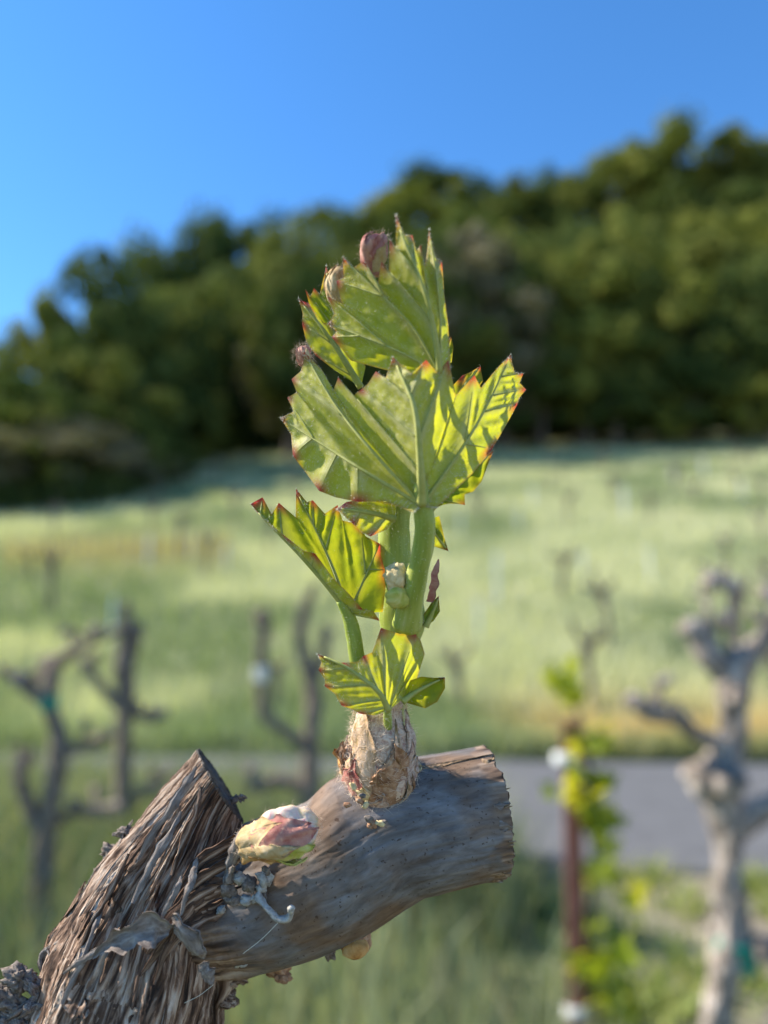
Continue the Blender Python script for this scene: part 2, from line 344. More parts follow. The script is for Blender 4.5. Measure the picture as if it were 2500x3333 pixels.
M['scale'] = noise_mat('bud_scale', [(0.3, (0.14, 0.06, 0.03)), (0.55, (0.36, 0.20, 0.11)), (0.8, (0.55, 0.40, 0.28))], 900, 6, 0.7, 0.4, 0.0002)
M['collar'] = noise_mat('woolly_collar', [(0.30, (0.26, 0.12, 0.10)), (0.43, (0.45, 0.29, 0.21)), (0.58, (0.60, 0.45, 0.34)), (0.75, (0.68, 0.58, 0.48))], 1.1, 9, 0.85, 0.7, 0.0004, attr='st', stretch=(1, 1, 1.6), warp=1.2)
M['tan'] = noise_mat('tan_wool', [(0.3, (0.50, 0.35, 0.15)), (0.7, (0.74, 0.60, 0.34))], 1300, 6, 0.9, 0.6, 0.0003)
M['pinkbud'] = noise_mat('pink_leaf_bud', [(0.30, (0.40, 0.34, 0.12)), (0.42, (0.58, 0.44, 0.26)), (0.55, (0.66, 0.52, 0.42)), (0.68, (0.55, 0.26, 0.26)), (0.82, (0.62, 0.42, 0.36))], 0.55, 5, 0.6, 0.5, 0.0004, attr='st', warp=0.8)
M['pinkbud'].node_tree.nodes['Principled BSDF'].inputs['Subsurface Weight'].default_value = 0.2
M['pinkbud'].node_tree.nodes['Principled BSDF'].inputs['Subsurface Scale'].default_value = 0.001
M['vine_bark'] = noise_mat('vine_bark', [(0.32, (0.045, 0.034, 0.027)), (0.48, (0.22, 0.178, 0.145)), (0.68, (0.55, 0.48, 0.42))], 0.11, 8, 0.9, 0.8, 0.004, attr='st', stretch=(1, 1, 0.3))
M['mid_vine'] = noise_mat('grey_vine_bark', [(0.3, (0.05, 0.036, 0.026)), (0.5, (0.18, 0.135, 0.10)), (0.72, (0.40, 0.325, 0.265))], 0.11, 8, 0.9, 0.8, 0.004, attr='st', stretch=(1, 1, 0.3))
M['dark_vine'] = noise_mat('dark_vine_bark', [(0.3, (0.035, 0.028, 0.025)), (0.7, (0.16, 0.13, 0.115))], 0.09, 7, 0.9, 0.6, 0.004, attr='st', stretch=(1, 1, 0.3))
M['tie'] = flat_mat('green_tie', (0.0, 0.20, 0.13), 0.45, 0.4)
M['stake'] = noise_mat('rusted_stake', [(0.3, (0.20, 0.065, 0.045)), (0.7, (0.40, 0.16, 0.12))], 60, 5, 0.7, 0.3, 0.002)
M['white'] = flat_mat('white_clip', (0.78, 0.77, 0.74), 0.5, 0.4)
M['galv'] = flat_mat('galvanised_stake', (0.62, 0.63, 0.60), 0.5, 0.5)
M['tube'] = flat_mat('white_tube', (0.75, 0.77, 0.72), 0.5, 0.4)
M['wood_stake'] = noise_mat('wooden_stake', [(0.3, (0.16, 0.11, 0.07)), (0.7, (0.36, 0.28, 0.19))], 30, 5, 0.85)
M['grass'] = attr_mat('grass_blades', trans=0.4)
M['tree_leaf'] = attr_mat('tree_leaves', trans=0.22, rough=0.9, tmul=(1.3, 1.4, .5)); M['tree_leaf'].node_tree.nodes['Principled BSDF'].inputs['Specular IOR Level'].default_value = 0.06
M['young'] = attr_mat('young_vine_leaves', trans=0.5, rough=0.45, tmul=(1.9, 1.7, .4))
M['trunk'] = noise_mat('tree_trunk', [(0.3, (0.05, 0.04, 0.03)), (0.7, (0.17, 0.14, 0.11))], 4, 6, 0.9, 0.6, 0.03)
M['asphalt'] = noise_mat('asphalt', [(0.3, (0.085, 0.085, 0.088)), (0.7, (0.135, 0.135, 0.138))], 9, 8, 0.9, 0.2, 0.01)

# ------------------------------------------------------------------ the ground
ROAD_N0, ROAD_N1 = 4.55, 3.55      # near edge of the road (y) at x=-2 and x=+2
def road_near(x): return ROAD_N0 + (ROAD_N1-ROAD_N0)*(x+2)/4
def road_far(x): return 7.1 - 0.10*x
def crest(x, y):
    """distance of the field's upper edge for each bearing: near on the left, where the slope ends in a crest"""
    return np.interp(np.asarray(x, float)/np.maximum(np.asarray(y, float), 1.0), [-.6, -.36, -.29, -.22, -.12, 0, .6], [25, 28, 36, 54, 60, 62, 66])
def terrain(x, y):
    x = np.asarray(x, float); y = np.asarray(y, float)
    b = x/np.maximum(y, 1.0); yc = crest(x, y)
    sl = 0.334 + 0.0006*np.clip(x, -45, 45)
    t = np.clip(np.minimum(y, yc)-8.2, 0, None)
    z = sl*(t - 1.4*(1-np.exp(-t/1.4)))
    z = z + np.clip(y-yc, 0, 110)*np.interp(b, [-.36, -.22, -.05], [.02, .22, .74])
    z = z + 0.06*fbm(np.stack([x*.5, y*.5, np.zeros_like(x)], -1), 2)*np.clip((y-8)/6, 0, 1)
    return z
def ground_hit(px, py, dmax=160):
    d = (px-1250)/F*RGT - (py-1666.5)/F*UPV + FWD
    t = np.linspace(1.0, dmax, 6000); q = CAMP + t[:, None]*d
    below = np.where(q[:, 2] < terrain(q[:, 0], q[:, 1]))[0]
    return q[below[0]] if len(below) else q[-1]
gx = np.concatenate([np.linspace(-400, -60, 18), np.linspace(-56, 56, 140), np.linspace(60, 400, 18)])
gy = np.concatenate([np.linspace(-60, -2, 12), np.linspace(-1, 30, 120), np.linspace(31, 90, 80), np.linspace(94, 600, 40)])
GX, GY = np.meshgrid(gx, gy, indexing='ij'); GZ = terrain(GX, GY)
idx = np.arange(GX.size).reshape(GX.shape)
gq = np.stack([idx[:-1, :-1], idx[1:, :-1], idx[1:, 1:], idx[:-1, 1:]], -1).reshape(-1, 4)
def ground_mat():
    m, nt, nd, lk, b = new_mat('ground_soil')
    tc = nd.new('ShaderNodeTexCoord')
    n1 = nd.new('ShaderNodeTexNoise'); n1.inputs['Scale'].default_value = 0.55; n1.inputs['Detail'].default_value = 6; lk.new(tc.outputs['Object'], n1.inputs['Vector'])
    n2 = nd.new('ShaderNodeTexNoise'); n2.inputs['Scale'].default_value = 14; n2.inputs['Detail'].default_value = 8; lk.new(tc.outputs['Object'], n2.inputs['Vector'])
    gr = ramp(nd, [(0.35, (0.16, 0.19, 0.09)), (0.55, (0.29, 0.30, 0.17)), (0.75, (0.38, 0.35, 0.22))]); lk.new(n1.outputs['Fac'], gr.inputs[0])
    so = ramp(nd, [(0.3, (0.14, 0.11, 0.08)), (0.55, (0.30, 0.25, 0.19)), (0.8, (0.45, 0.40, 0.32))]); lk.new(n2.outputs['Fac'], so.inputs[0])
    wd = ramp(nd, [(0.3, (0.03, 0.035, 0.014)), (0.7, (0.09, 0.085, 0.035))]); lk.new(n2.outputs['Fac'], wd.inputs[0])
    a = N_(nd, 'ShaderNodeAttribute', attribute_name='soil'); c = N_(nd, 'ShaderNodeAttribute', attribute_name='wood')
    m1 = N_(nd, 'ShaderNodeMix', data_type='RGBA'); lk.new(a.outputs['Fac'], m1.inputs['Factor']); lk.new(gr.outputs[0], m1.inputs['A']); lk.new(so.outputs[0], m1.inputs['B'])
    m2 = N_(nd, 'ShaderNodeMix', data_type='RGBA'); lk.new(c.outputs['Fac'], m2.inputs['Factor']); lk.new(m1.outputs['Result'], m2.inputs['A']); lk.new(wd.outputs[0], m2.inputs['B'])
    nr_ = N_(nd, 'ShaderNodeAttribute', attribute_name='low_bounce_turf'); m3 = N_(nd, 'ShaderNodeMix', data_type='RGBA'); lk.new(nr_.outputs['Fac'], m3.inputs['Factor']); lk.new(m2.outputs['Result'], m3.inputs['A']); m3.inputs['B'].default_value = (0.075, 0.085, 0.04, 1)  # near ground, also unseen behind the camera, darkened to cut bounced fill light
    lk.new(m3.outputs['Result'], b.inputs['Base Color']); b.inputs['Roughness'].default_value = 0.95; b.inputs['Specular IOR Level'].default_value = 0.1
    bp = nd.new('ShaderNodeBump'); bp.inputs['Strength'].default_value = 0.6; bp.inputs['Distance'].default_value = 0.05; lk.new(n2.outputs['Fac'], bp.inputs['Height']); lk.new(bp.outputs[0], b.inputs['Normal'])
    return m
soil = np.clip((GX-0.50)/.4, 0, 1)*(GY < 8)*np.clip(1-(GY-7.6)/.5, 0, 1)
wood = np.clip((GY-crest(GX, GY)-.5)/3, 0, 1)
g = mk('ground', np.stack([GX, GY, GZ], -1), gq, ground_mat(), attrs={'soil': soil.ravel(), 'wood': wood.ravel(), 'low_bounce_turf': (np.clip((5.5-GY)/1, 0, 1)*np.clip(1-(GX-.45)/.3, 0, 1)*.85).ravel()}); g['kind'] = 'structure'
# road: a slab with worn edges, slightly proud of the soil
xs = np.linspace(-60, 60, 241); e1 = 0.07*fbm(np.stack([xs*1.3, xs*0, xs*0], -1), 3); e2 = 0.07*fbm(np.stack([xs*1.3, xs*0+9, xs*0], -1), 3)
yn = road_near(np.clip(xs, -30, 30)) + e1; yf = road_far(xs) + e2; yf = np.maximum(yf, yn+2.2)
yn = np.where(xs > 6, np.interp(xs, [6, 60], [2.55, -8]), yn)
top = np.stack([np.stack([xs, yn, xs*0+.030], -1), np.stack([xs, yn*.5+yf*.5, xs*0+.055], -1), np.stack([xs, yf, xs*0+.030], -1)], 1)
low = np.stack([np.stack([xs, yn-.03, xs*0-.06], -1), np.stack([xs, yf+.03, xs*0-.06], -1)], 1)
RV = np.concatenate([low[:, :1], top, low[:, 1:]], 1); ri = np.arange(241*5).reshape(241, 5)
r = mk('road', RV, np.stack([ri[:-1, :-1], ri[1:, :-1], ri[1:, 1:], ri[:-1, 1:]], -1).reshape(-1, 4), M['asphalt'], smooth=False); r['kind'] = 'structure'

# ------------------------------------------------------------------ grass
def blades(name, xy, h, w, col, lean=0.25, label=None, cat='grass'):
    n = len(xy); z = terrain(xy[:, 0], xy[:, 1]) - 0.01
    base = np.column_stack([xy, z]); a = rng.uniform(0, 2*math.pi, n)
    sd = np.column_stack([np.cos(a), np.sin(a), np.zeros(n)])*w[:, None]
    b = rng.uniform(0, 2*math.pi, n); ln = np.column_stack([np.cos(b), np.sin(b), np.zeros(n)])*(h*lean*rng.uniform(.2, 1.6, n))[:, None]
    up = np.column_stack([np.zeros(n), np.zeros(n), h])
    m_ = base + up*.55 + ln*.35; t = base + up*rng.uniform(.85, 1, n)[:, None] + ln
    V = np.stack([base-sd, base+sd, m_-sd*.8, m_+sd*.8, t], 1).reshape(-1, 3); k = np.arange(n)*5
    o = mk(name, V, [np.stack([k, k+1, k+3, k+2], -1), np.stack([k+2, k+3, k+4], -1)], M['grass'], smooth=False, attrs={'col': np.repeat(col, 5, axis=0)}, kind='stuff')
    o['label'] = label; o['category'] = cat
    return o
def mixcol(a, b, t): return np.array(a)[None]*(1-t[:, None]) + np.array(b)[None]*t[:, None]
# near side of the road
n = 60000; xy = np.column_stack([rng.uniform(-3.6, 3.4, n), rng.uniform(-1.2, 4.6, n)]); xy = xy[np.hypot(xy[:, 0], xy[:, 1]) > .5]; n = len(xy)
dens = fbm(np.column_stack([xy*1.7, np.zeros(n)]), 3)*.5+.5
grassy = np.clip(1-(xy[:, 0]-.40)/.5, 0.10, 1)
keep = (rng.random(n) < (0.25+.75*dens)*grassy) & (xy[:, 1] < road_near(xy[:, 0])-.06) & (np.abs(xy[:, 0]) < np.maximum(xy[:, 1]*.75, 0)+1.0)
xy = xy[keep]; n = len(xy); tt = np.clip(fbm(np.column_stack([xy*1.1, np.full(n, 4.)]), 3)*.7+.5+rng.normal(0, .2, n), 0, 1)
cl = mixcol((0.10, 0.14, 0.075), (0.31, 0.34, 0.21), tt); dry = rng.random(n) < 0.10; cl[dry] = (0.36, 0.32, 0.18)
hh = np.where(xy[:, 1] < .8, .5, 1)*rng.uniform(.14, .42, n)*np.clip(.6+.5*dens[keep], .4, 1.3)*np.where(xy[:, 0] > .65, .45, np.where(xy[:, 0] < .1, 1.45, 1.0))
blades('near_grass', xy, hh, rng.uniform(.002, .0055, n), cl, .35, 'tall blue green grass on the near side of the road')
# weed tufts on the bare ground by the stake
n = 1500; cxy = np.column_stack([rng.uniform(.5, 2.2, 34), rng.uniform(1.7, 3.6, 34)])[rng.integers(0, 34, n)]; xy = cxy+rng.normal(0, .07, (n, 2)); xy = xy[xy[:, 1] < road_near(xy[:, 0])-.05]; n = len(xy)
blades('weed_tufts', xy, rng.uniform(.04, .16, n), rng.uniform(.004, .012, n), mixcol((0.14, 0.20, 0.05), (0.36, 0.37, 0.13), rng.random(n)), .8, 'low yellow green weeds on the bare ground by the stake', 'weeds')
# taller verge grass along the near edge of the road
n = 15000; x_ = rng.uniform(-3.4, .45, n); xy = np.column_stack([x_, road_near(x_)-.08-rng.random(n)**1.5*1.1]); tt = rng.random(n)
blades('verge_grass', xy, rng.uniform(.22, .58, n), rng.uniform(.003, .007, n), mixcol((0.11, 0.15, 0.08), (0.32, 0.33, 0.20), tt), .4, 'taller grass fringing the near edge of the road')
# far side: pale grass over the whole field slope
n = 175000; yy = 7.0 + (62-7.0)*rng.random(n)**1.7; xy = np.column_stack([rng.uniform(-1, 1, n)*(yy*.72+3), yy])
keep = (xy[:, 1] > road_far(xy[:, 0])+.15) & (xy[:, 1] < crest(xy[:, 0], xy[:, 1])+1.5); xy = xy[keep]; n = len(xy)
tt = np.clip(fbm(np.column_stack([xy[:, 0]*.35, xy[:, 1]*.5, np.full(n, 2.)]), 3)*1.2+.55+rng.normal(0, .18, n), 0, 1)
cl = mixcol((0.20, 0.25, 0.13), (0.54, 0.54, 0.36), tt)
rowd = np.exp(-((xy[:, 1]-8.7)/1.3)**2)*np.clip((xy[:, 0]-0.9)/1.2, 0, 1)            # dry orange verge right of the shoot
cl = cl*(1-rowd[:, None]) + np.array([[0.60, 0.43, 0.20]])*rowd[:, None]
px_b = xy[:, 0]/xy[:, 1]; bank = np.exp(-((xy[:, 1]-20)/2.0)**2)*(px_b < -.20)*(px_b > -.5)  # bare ochre bank on the left
cl = cl*(1-bank[:, None]*.8) + np.array([[0.42, 0.33, 0.13]])*bank[:, None]*.8
hh = rng.uniform(.16, .42, n)*(1-.45*rowd); blades('field_grass', xy, hh, rng.uniform(.003, .009, n)*(1+xy[:, 1]/14), cl, .3, 'pale seeding grass covering the vineyard slope')

# ------------------------------------------------------------------ trees on the hill
def tree_proto(name, seed, rx, h, kind):
    """returns an Empty with trunk and crown, base at the origin"""
    r = np.random.default_rng(seed)
    root = bpy.data.objects.new(name, None); COL.objects.link(root)
    K = [(0, 0, -.6, .034*h), (.02*h, 0, .15*h, .026*h), (.0, .02*h, .4*h, .02*h), (.03*h, .0, .75*h, .008*h)]
    g0 = sweep(K, 14, 9, lambda S, T, R: R*.18*np.sin(3*T+S)); parts = [(g0['V'], tube_faces(14, 9, False, False)[0])]
    limbs = []
    for k in range(7):
        a = k*2.4+r.uniform(-.4, .4); z0 = r.uniform(.18, .5)*h; rr = rx*r.uniform(.45, .8)
        L = [(0.02*h, 0, z0, .013*h), (math.cos(a)*rr*.5, math.sin(a)*rr*.5, z0+.12*h, .009*h), (math.cos(a)*rr, math.sin(a)*rr, z0+.25*h, .003*h)]
        gl = sweep(L, 9, 6); limbs.append((gl['V'], tube_faces(9, 6, False, False)[0]))
    mk('trunk', parts[0][0], parts[0][1], M['trunk'], root)
    for V, f in limbs: mk('limb', V, f, M['trunk'], root)
    # crown: clumps of leaves around many centres, uneven, with gaps
    nc = 46; C = []
    while len(C) < nc:
        d = r.normal(size=3); d /= np.linalg.norm(d); q = r.uniform(.55, 1.0)
        p = np.array([d[0]*rx*q, d[1]*rx*q, h*.60 + d[2]*h*(.40 if kind != 2 else .42)*q])
        if p[2] < h*.14: continue
        C.append(p)
    C = np.array(C); cs = r.uniform(.13, .40, nc)*rx
    per = 190; n_ = nc*per
    d = r.normal(size=(n_, 3)); d /= np.linalg.norm(d, axis=1)[:, None]
    cc = np.repeat(C, per, 0); cr = np.repeat(cs, per)
    p = cc + d*(cr*r.uniform(.45, 1.05, n_))[:, None]*np.array([1.1, 1.1, .8])
    nr = d + .32*r.normal(size=(n_, 3)); nr /= np.linalg.norm(nr, axis=1)[:, None]
    t1 = np.cross(nr, r.normal(size=(n_, 3))); t1 /= np.linalg.norm(t1, axis=1)[:, None]; t2 = np.cross(nr, t1)
    sz = r.uniform(.10, .26, n_)[:, None]*(h/10)**.5
    V = np.stack([p-t1*sz, p-t2*sz*.7, p+t1*sz, p+t2*sz*.7], 1).reshape(-1, 3)
    base = [((0.065, 0.09, 0.022), (0.17, 0.18, 0.042)), ((0.04, 0.066, 0.02), (0.11, 0.135, 0.036)), ((0.10, 0.13, 0.026), (0.23, 0.23, 0.048)), ((0.10, 0.095, 0.055), (0.20, 0.18, 0.115))][kind]
    cv = np.clip(np.repeat(r.uniform(0, 1, nc), per)*.9 + r.uniform(-.05, .2, n_), 0, 1)
    col = mixcol(base[0], base[1], cv)
    k = np.arange(n_)*4
    mk('crown', V, np.stack([k, k+1, k+2, k+3], -1), M['tree_leaf'], root, smooth=False, attrs={'col': np.repeat(col, 4, 0)})
    return root
TL = ['broad olive green oak %s', 'dark evergreen oak %s', 'yellow green leafy tree %s', 'grey brown half bare tree %s']
protos = [tree_proto('oak_tree', 1, 4.2, 9, 0), tree_proto('evergreen_tree', 2, 3.6, 9.5, 1), tree_proto('leafy_tree', 3, 3.6, 9, 2), tree_proto('bare_tree', 4, 3.3, 9, 3), tree_proto('oak_tree', 5, 4.6, 9, 0), tree_proto('evergreen_tree', 6, 4.0, 9, 1)]
pk = [0, 1, 2, 3, 0, 1]; used = [False]*6
def plant(p, i, H, W, rz, where):
    o = protos[i] if not used[i] else copy_tree(protos[i]); used[i] = True
    o.location = tuple(p); h0 = 9.5 if i == 1 else 9.0; r0 = [4.2, 3.6, 3.6, 3.3, 4.6, 4.0][i]
    o.rotation_euler = (0, 0, rz); s = H/h0; w = W/r0; o.scale = (w, w, s)
    tag(o, TL[pk[i]] % where[0], 'tree', 'trees of the wood, %s %s' % (['olive', 'evergreen', 'yellow green', 'half bare'][pk[i]], where[1]))
# (photo x, photo y of the top, distance, half width in px, kind)
skyline = [(-1150, 1500, 26, 190, 1), (-930, 1480, 26, 180, 0), (-720, 1460, 26, 180, 1), (-520, 1440, 26, 170, 0), (-330, 1420, 26, 170, 0), (-140, 1290, 27, 130, 1), (30, 1170, 29, 110, 0), (170, 960, 33, 85, 2), (345, 835, 36, 110, 1), (470, 850, 40, 120, 5), (600, 800, 42, 110, 1), (690, 735, 44, 90, 5),
    (815, 715, 48, 120, 1), (960, 755, 52, 100, 0), (1080, 700, 58, 120, 4), (1230, 690, 60, 110, 1), (1330, 640, 60, 110, 2), (1440, 580, 62, 130, 1), (1580, 620, 64, 110, 0),
    (1690, 615, 66, 90, 5), (1772, 570, 68, 55, 1), (1850, 610, 68, 90, 4), (1960, 570, 68, 110, 0), (2090, 470, 70, 110, 2), (2230, 445, 72, 140, 0), (2380, 480, 70, 120, 4), (2520, 520, 70, 140, 0), (2680, 560, 70, 150, 1), (2860, 600, 70, 160, 0)]
fill = [(520, 1390, 26, 90, 1), (600, 1340, 26, 90, 0), (690, 1290, 26, 80, 1), (770, 1270, 26, 80, 5), (650, 1400, 26, 70, 5), (470, 1450, 26, 80, 3), (730, 1360, 26, 60, 1), (560, 1440, 26, 60, 0), (310, 1500, 26, 80, 1), (100, 1240, 26, 150, 1), (260, 1150, 28, 150, 0), (-100, 1400, 24, 170, 3), (90, 1440, 25, 120, 2), (250, 1380, 27, 130, 3), (400, 1250, 30, 140, 0), (420, 1060, 34, 130, 1), (540, 1180, 36, 120, 5), (380, 1420, 29, 90, 3), (560, 1000, 40, 120, 0),
    (700, 960, 46, 130, 1), (730, 1130, 44, 110, 1), (840, 920, 50, 120, 0), (860, 1170, 50, 120, 3), (960, 1000, 54, 130, 3), (1010, 1200, 56, 110, 1), (1120, 900, 56, 120, 1), (1240, 880, 56, 120, 0), (1180, 1100, 58, 110, 3),
    (1340, 1000, 58, 120, 1), (1420, 840, 58, 130, 3), (1500, 1010, 57, 120, 0), (1560, 790, 60, 120, 3), (1640, 960, 58, 130, 3), (1720, 800, 60, 130, 4), (1760, 1060, 57, 110, 1), (1850, 840, 60, 140, 2), (1900, 1020, 57, 120, 2), (2000, 780, 62, 140, 0),
    (2040, 960, 58, 130, 4), (2120, 1090, 57, 100, 1), (2160, 720, 63, 150, 4), (2230, 900, 60, 130, 2), (2330, 750, 62, 150, 0), (2360, 1040, 57, 130, 1), (2460, 880, 60, 140, 5), (2500, 700, 64, 130, 2), (2560, 1060, 57, 140, 1), (2640, 850, 60, 150, 0), (2800, 900, 60, 160, 1),
    (1460, 1190, 56, 90, 1), (1620, 1180, 56, 90, 5), (2000, 1180, 55, 90, 1), (2240, 1190, 55, 100, 5), (2440, 1230, 54, 80, 2), (2190, 1310, 54, 55, 2)]
for q_ in range(17): fill.append((920+q_*112+rng.uniform(-25, 25), 1300+rng.uniform(-50, 60), 64.5, 75, [1, 5, 0, 1, 2][q_ % 5]))
for (tx, ty, D, hw, i) in list(skyline): fill.append((tx+60, ty+150, D-3, hw, [1, 5, 0, 1][len(fill) % 4]))
for kk, (tx, ty, D, hw, i) in enumerate(skyline + fill):
    if tx < 900: D = float(np.interp((tx-1250)/F, [-.6, -.36, -.29, -.22, -.12], [25, 28, 36, 54, 60])) + (15 if kk < len(skyline) else max(3.5, min(12, (1500-ty)/40)))
    top = P(tx, ty, D); x, y = top[0], top[1]; z = float(terrain(x, y)); H = max(3.0, top[2]-z)
    H2 = min(H, 17.0)
    if H > H2:           # the wood climbs: a tall sight line is met by trees further up the slope
        for D2 in np.arange(D, 150, 2):
            top = P(tx, ty, D2); z = float(terrain(top[0], top[1])); H2 = top[2]-z
            if H2 < 17: break
        x, y, D = top[0], top[1], D2
    plant((x, y, z), i, max(3., H2)/.985, hw*D/F*(1.6 if kk < len(skyline) else 1.4), rng.uniform(0, 6.28), ('standing against the sky on the ridge of the wood', 'on the ridge') if kk < len(skyline) else (('at the foot of the wood beside the grassy field', 'at the foot') if ty > 1150 else ('inside the wood below its ridge', 'below the ridge')))
# undergrowth at the foot of the wood
n = 40000; bb = rng.uniform(-.62, .62, n); yl = np.interp(bb, [-.6, -.36, -.29, -.22, -.12, 0, .6], [25, 28, 36, 54, 60, 62, 66])+rng.uniform(.6, 9, n); xy = np.column_stack([bb*yl, yl])
cl = mixcol((0.03, 0.05, 0.015), (0.10, 0.13, 0.035), rng.random(n)); blades('undergrowth', xy, rng.uniform(.3, 1.8, n), rng.uniform(.05, .22, n), cl, .6, 'dark scrub along the foot of the wood', 'undergrowth')

# ------------------------------------------------------------------ vines and stakes of the field
def bark_disp(amp, a, sq=.25, seed=0):
    def f(S, TH, R):
        r_ = float(np.mean(R)); q = np.stack([np.cos(TH)*r_*a, np.sin(TH)*r_*a, S*a*sq+seed], -1)
        return amp*(fbm(q, 3) + .5*vn(q*.35+3))
    return f
def field_vine_proto(seed, name='field_vine'):
    r = np.random.default_rng(seed); root = bpy.data.objects.new(name, None); COL.objects.link(root)
    h = r.uniform(.7, .85); lx, ly = r.uniform(-.08, .08, 2)
    tube('trunk', np.array([(0, 0, -.12, .05), (lx*.6, ly, .3*h, .042), (lx, ly*.5, .7*h, .04), (0, 0, h, .055), (0, 0, h+.04, .03)]), M['dark_vine'], root, 16, 12, bark_disp(.012, 30, seed=seed))
    for k in range(5):
        a = k*1.26+r.uniform(-.4, .4); l = r.uniform(.14, .3); u = r.uniform(.1, .35)
        tube('arm', np.array([(0, 0, h-.05, .034), (math.cos(a)*l*.6, math.sin(a)*l*.6, h+u*.25, .026), (math.cos(a)*l, math.sin(a)*l, h+u*.6, .024), (math.cos(a)*l*1.05, math.sin(a)*l*1.05, h+u, .012)]), M['dark_vine'], root, 12, 8, bark_disp(.006, 50, seed=seed+k))
    return root
fv = [field_vine_proto(20+i) for i in range(4)]; fused = [False]*4
row = 0; y0 = 9.6; nvine = 0; ORD = ['first', 'second', 'third', 'fourth', 'fifth', 'sixth', 'seventh', 'eighth', 'ninth', 'tenth', 'eleventh', 'twelfth', 'thirteenth', 'fourteenth']
while y0 < 44:
    half = y0*.53+.8
    x0 = -half + rng.uniform(0, 1.0)
    while x0 < half:
        if rng.random() < .6:
            x, y = x0+rng.normal(0, .12), y0+rng.normal(0, .15)+.05*x0
            if y < float(crest(x, y))-2:
                i = int(rng.integers(4)); o = fv[i] if not fused[i] else copy_tree(fv[i]); fused[i] = True
                o.location = (x, y, float(terrain(x, y))); o.rotation_euler = (0, 0, rng.uniform(0, 6.28)); s = rng.uniform(.8, 1.15); o.scale = (s, s, s*rng.uniform(.9, 1.15))
                tag(o, 'low bare vine in pale grass, %s row up the slope from the road' % ORD[row], 'vine', 'bare vines of the %s row on the field slope' % ORD[row]); nvine += 1
        x0 += 2.0 if y0 < 20 else 2.6
    row += 1; y0 += 2.6 if y0 < 20 else 3.4
def post(name, base, h, w, mat, label, cat, group, lean=(0, 0), shape='angle'):
    """thin vineyard stake: an L-profile or a round tube with a cut top"""
    x, y, z = base; root = thing(name, label, cat, base, group)
    if shape == 'angle':
        pr = np.array([(-w, -w*.2), (w, -w*.2), (w, 0), (-w*.75, 0), (-w*.75, w*1.6), (-w, w*1.6)])
    else:
        a = np.linspace(0, 2*math.pi, 14, endpoint=False); pr = np.column_stack([np.cos(a), np.sin(a)])*w
    k = len(pr); rows = []
    for t in (-.15, .5*h, h-.02, h): rows.append(np.column_stack([pr[:, 0]+x+lean[0]*t, pr[:, 1]+y+lean[1]*t, np.full(k, z+t)]))
    V = np.concatenate(rows); f = []
    for r_ in range(3):
        for j in range(k): f.append((r_*k+j, r_*k+(j+1) % k, (r_+1)*k+(j+1) % k, (r_+1)*k+j))
    cen = V[3*k:].mean(0); V = np.concatenate([V, [cen]])
    mk('shaft', V, [np.array(f), np.array([(3*k+j, 3*k+(j+1) % k, 4*k) for j in range(k)])], mat, root, smooth=False)
    return root
# pale stakes and tubes of the slope: (photo x, y of foot, height px)
for (sx, sy, hp, w) in [(1620, 1985, 190, .016), (1735, 1660, 80, .02), (2035, 1690, 110, .022), (2292, 1560, 75, .022), (2190, 1570, 60, .02), (1690, 1740, 90, .014), (1900, 1900, 120, .012), (1240, 1500, 60, .02), (2420, 1640, 80, .016), (480, 1850, 110, .02), (735, 1860, 90, .018), (620, 1830, 80, .014), (360, 2110, 170, .014), (1500, 1750, 90, .016), (1560, 2120, 170, .012), (2120, 1900, 120, .012), (1020, 1760, 90, .014)]:
    b = ground_hit(sx, sy); Dv = np.dot(b-CAMP, FWD)
    post('vineyard_stake', b, hp*Dv/F, w*1.7, M['galv'], 'thin pale metal stake standing in the field grass', 'stake', 'pale stakes on the field slope')
for k in range(11):
    b = ground_hit(205+k*52+rng.uniform(-14, 14), 1822+rng.uniform(-6, 6)); Dv = np.dot(b-CAMP, FWD)
    post('wooden_stake', b, 95*Dv/F, .022, M['wood_stake'], 'short brown wooden stake in the row along the dry bank', 'stake', 'wooden stakes along the dry bank', shape='round')

# ------------------------------------------------------------------ mid-ground vines
def big_vine(name, label, branches, mat, bark_amp=.006, thin=1.0):
    """branches: (part name, [(px,py,d,rpx)...]); the first is the trunk and goes to the ground"""
    t = PR(branches[0][1]); foot = np.array([t[0][0]+.01, t[0][1]+.02, 0.0])
    root = thing(name, label, 'vine', foot)
    for k, (nm, pts) in enumerate(branches):
        K = PR(pts); K[:, 3] *= thin
        if k == 0: K = np.concatenate([[[*foot[:2], -.10, K[0][3]*1.25], [*(foot[:2]*.7+K[0][:2]*.3), K[0][2]*.45, K[0][3]*1.1]], K])
        tube(nm, K, mat, root, 90 if k == 0 else 34, 30 if k == 0 else 18, bark_disp(bark_amp*(1.5 if k == 0 else 1.0), 46, seed=k*9))
        if k:
            A_ = catmull(K, 20)
            for q in range(int(rng.integers(2, 5))):
                p_ = A_[int(rng.integers(7, 20))]; dr = rng.normal(size=3)*np.array([1, .6, .7]); dr[2] = abs(dr[2])+.5; dr /= np.linalg.norm(dr); L_ = rng.uniform(.03, .085)*(1+.4*(K[0][1] > 2)); r_ = p_[3]*rng.uniform(.4, .7)
                tube('spur', np.array([np.append(p_[:3], r_), np.append(p_[:3]+dr*L_*.5+rng.normal(size=3)*.006, r_*.8), np.append(p_[:3]+dr*L_, r_*.9), np.append(p_[:3]+dr*(L_+.003), r_*.5)]), mat, root, 10, 9, bark_disp(r_*.25, 90, seed=q))
            e_ = A_[-1]; blob('burl', A_[-2][:3], [np.eye(3)[i_]*max(.018, A_[-4][3]*1.15) for i_ in range(3)], mat, root, n=10, noise=.4, freq=1.7, seed=k)
    return root
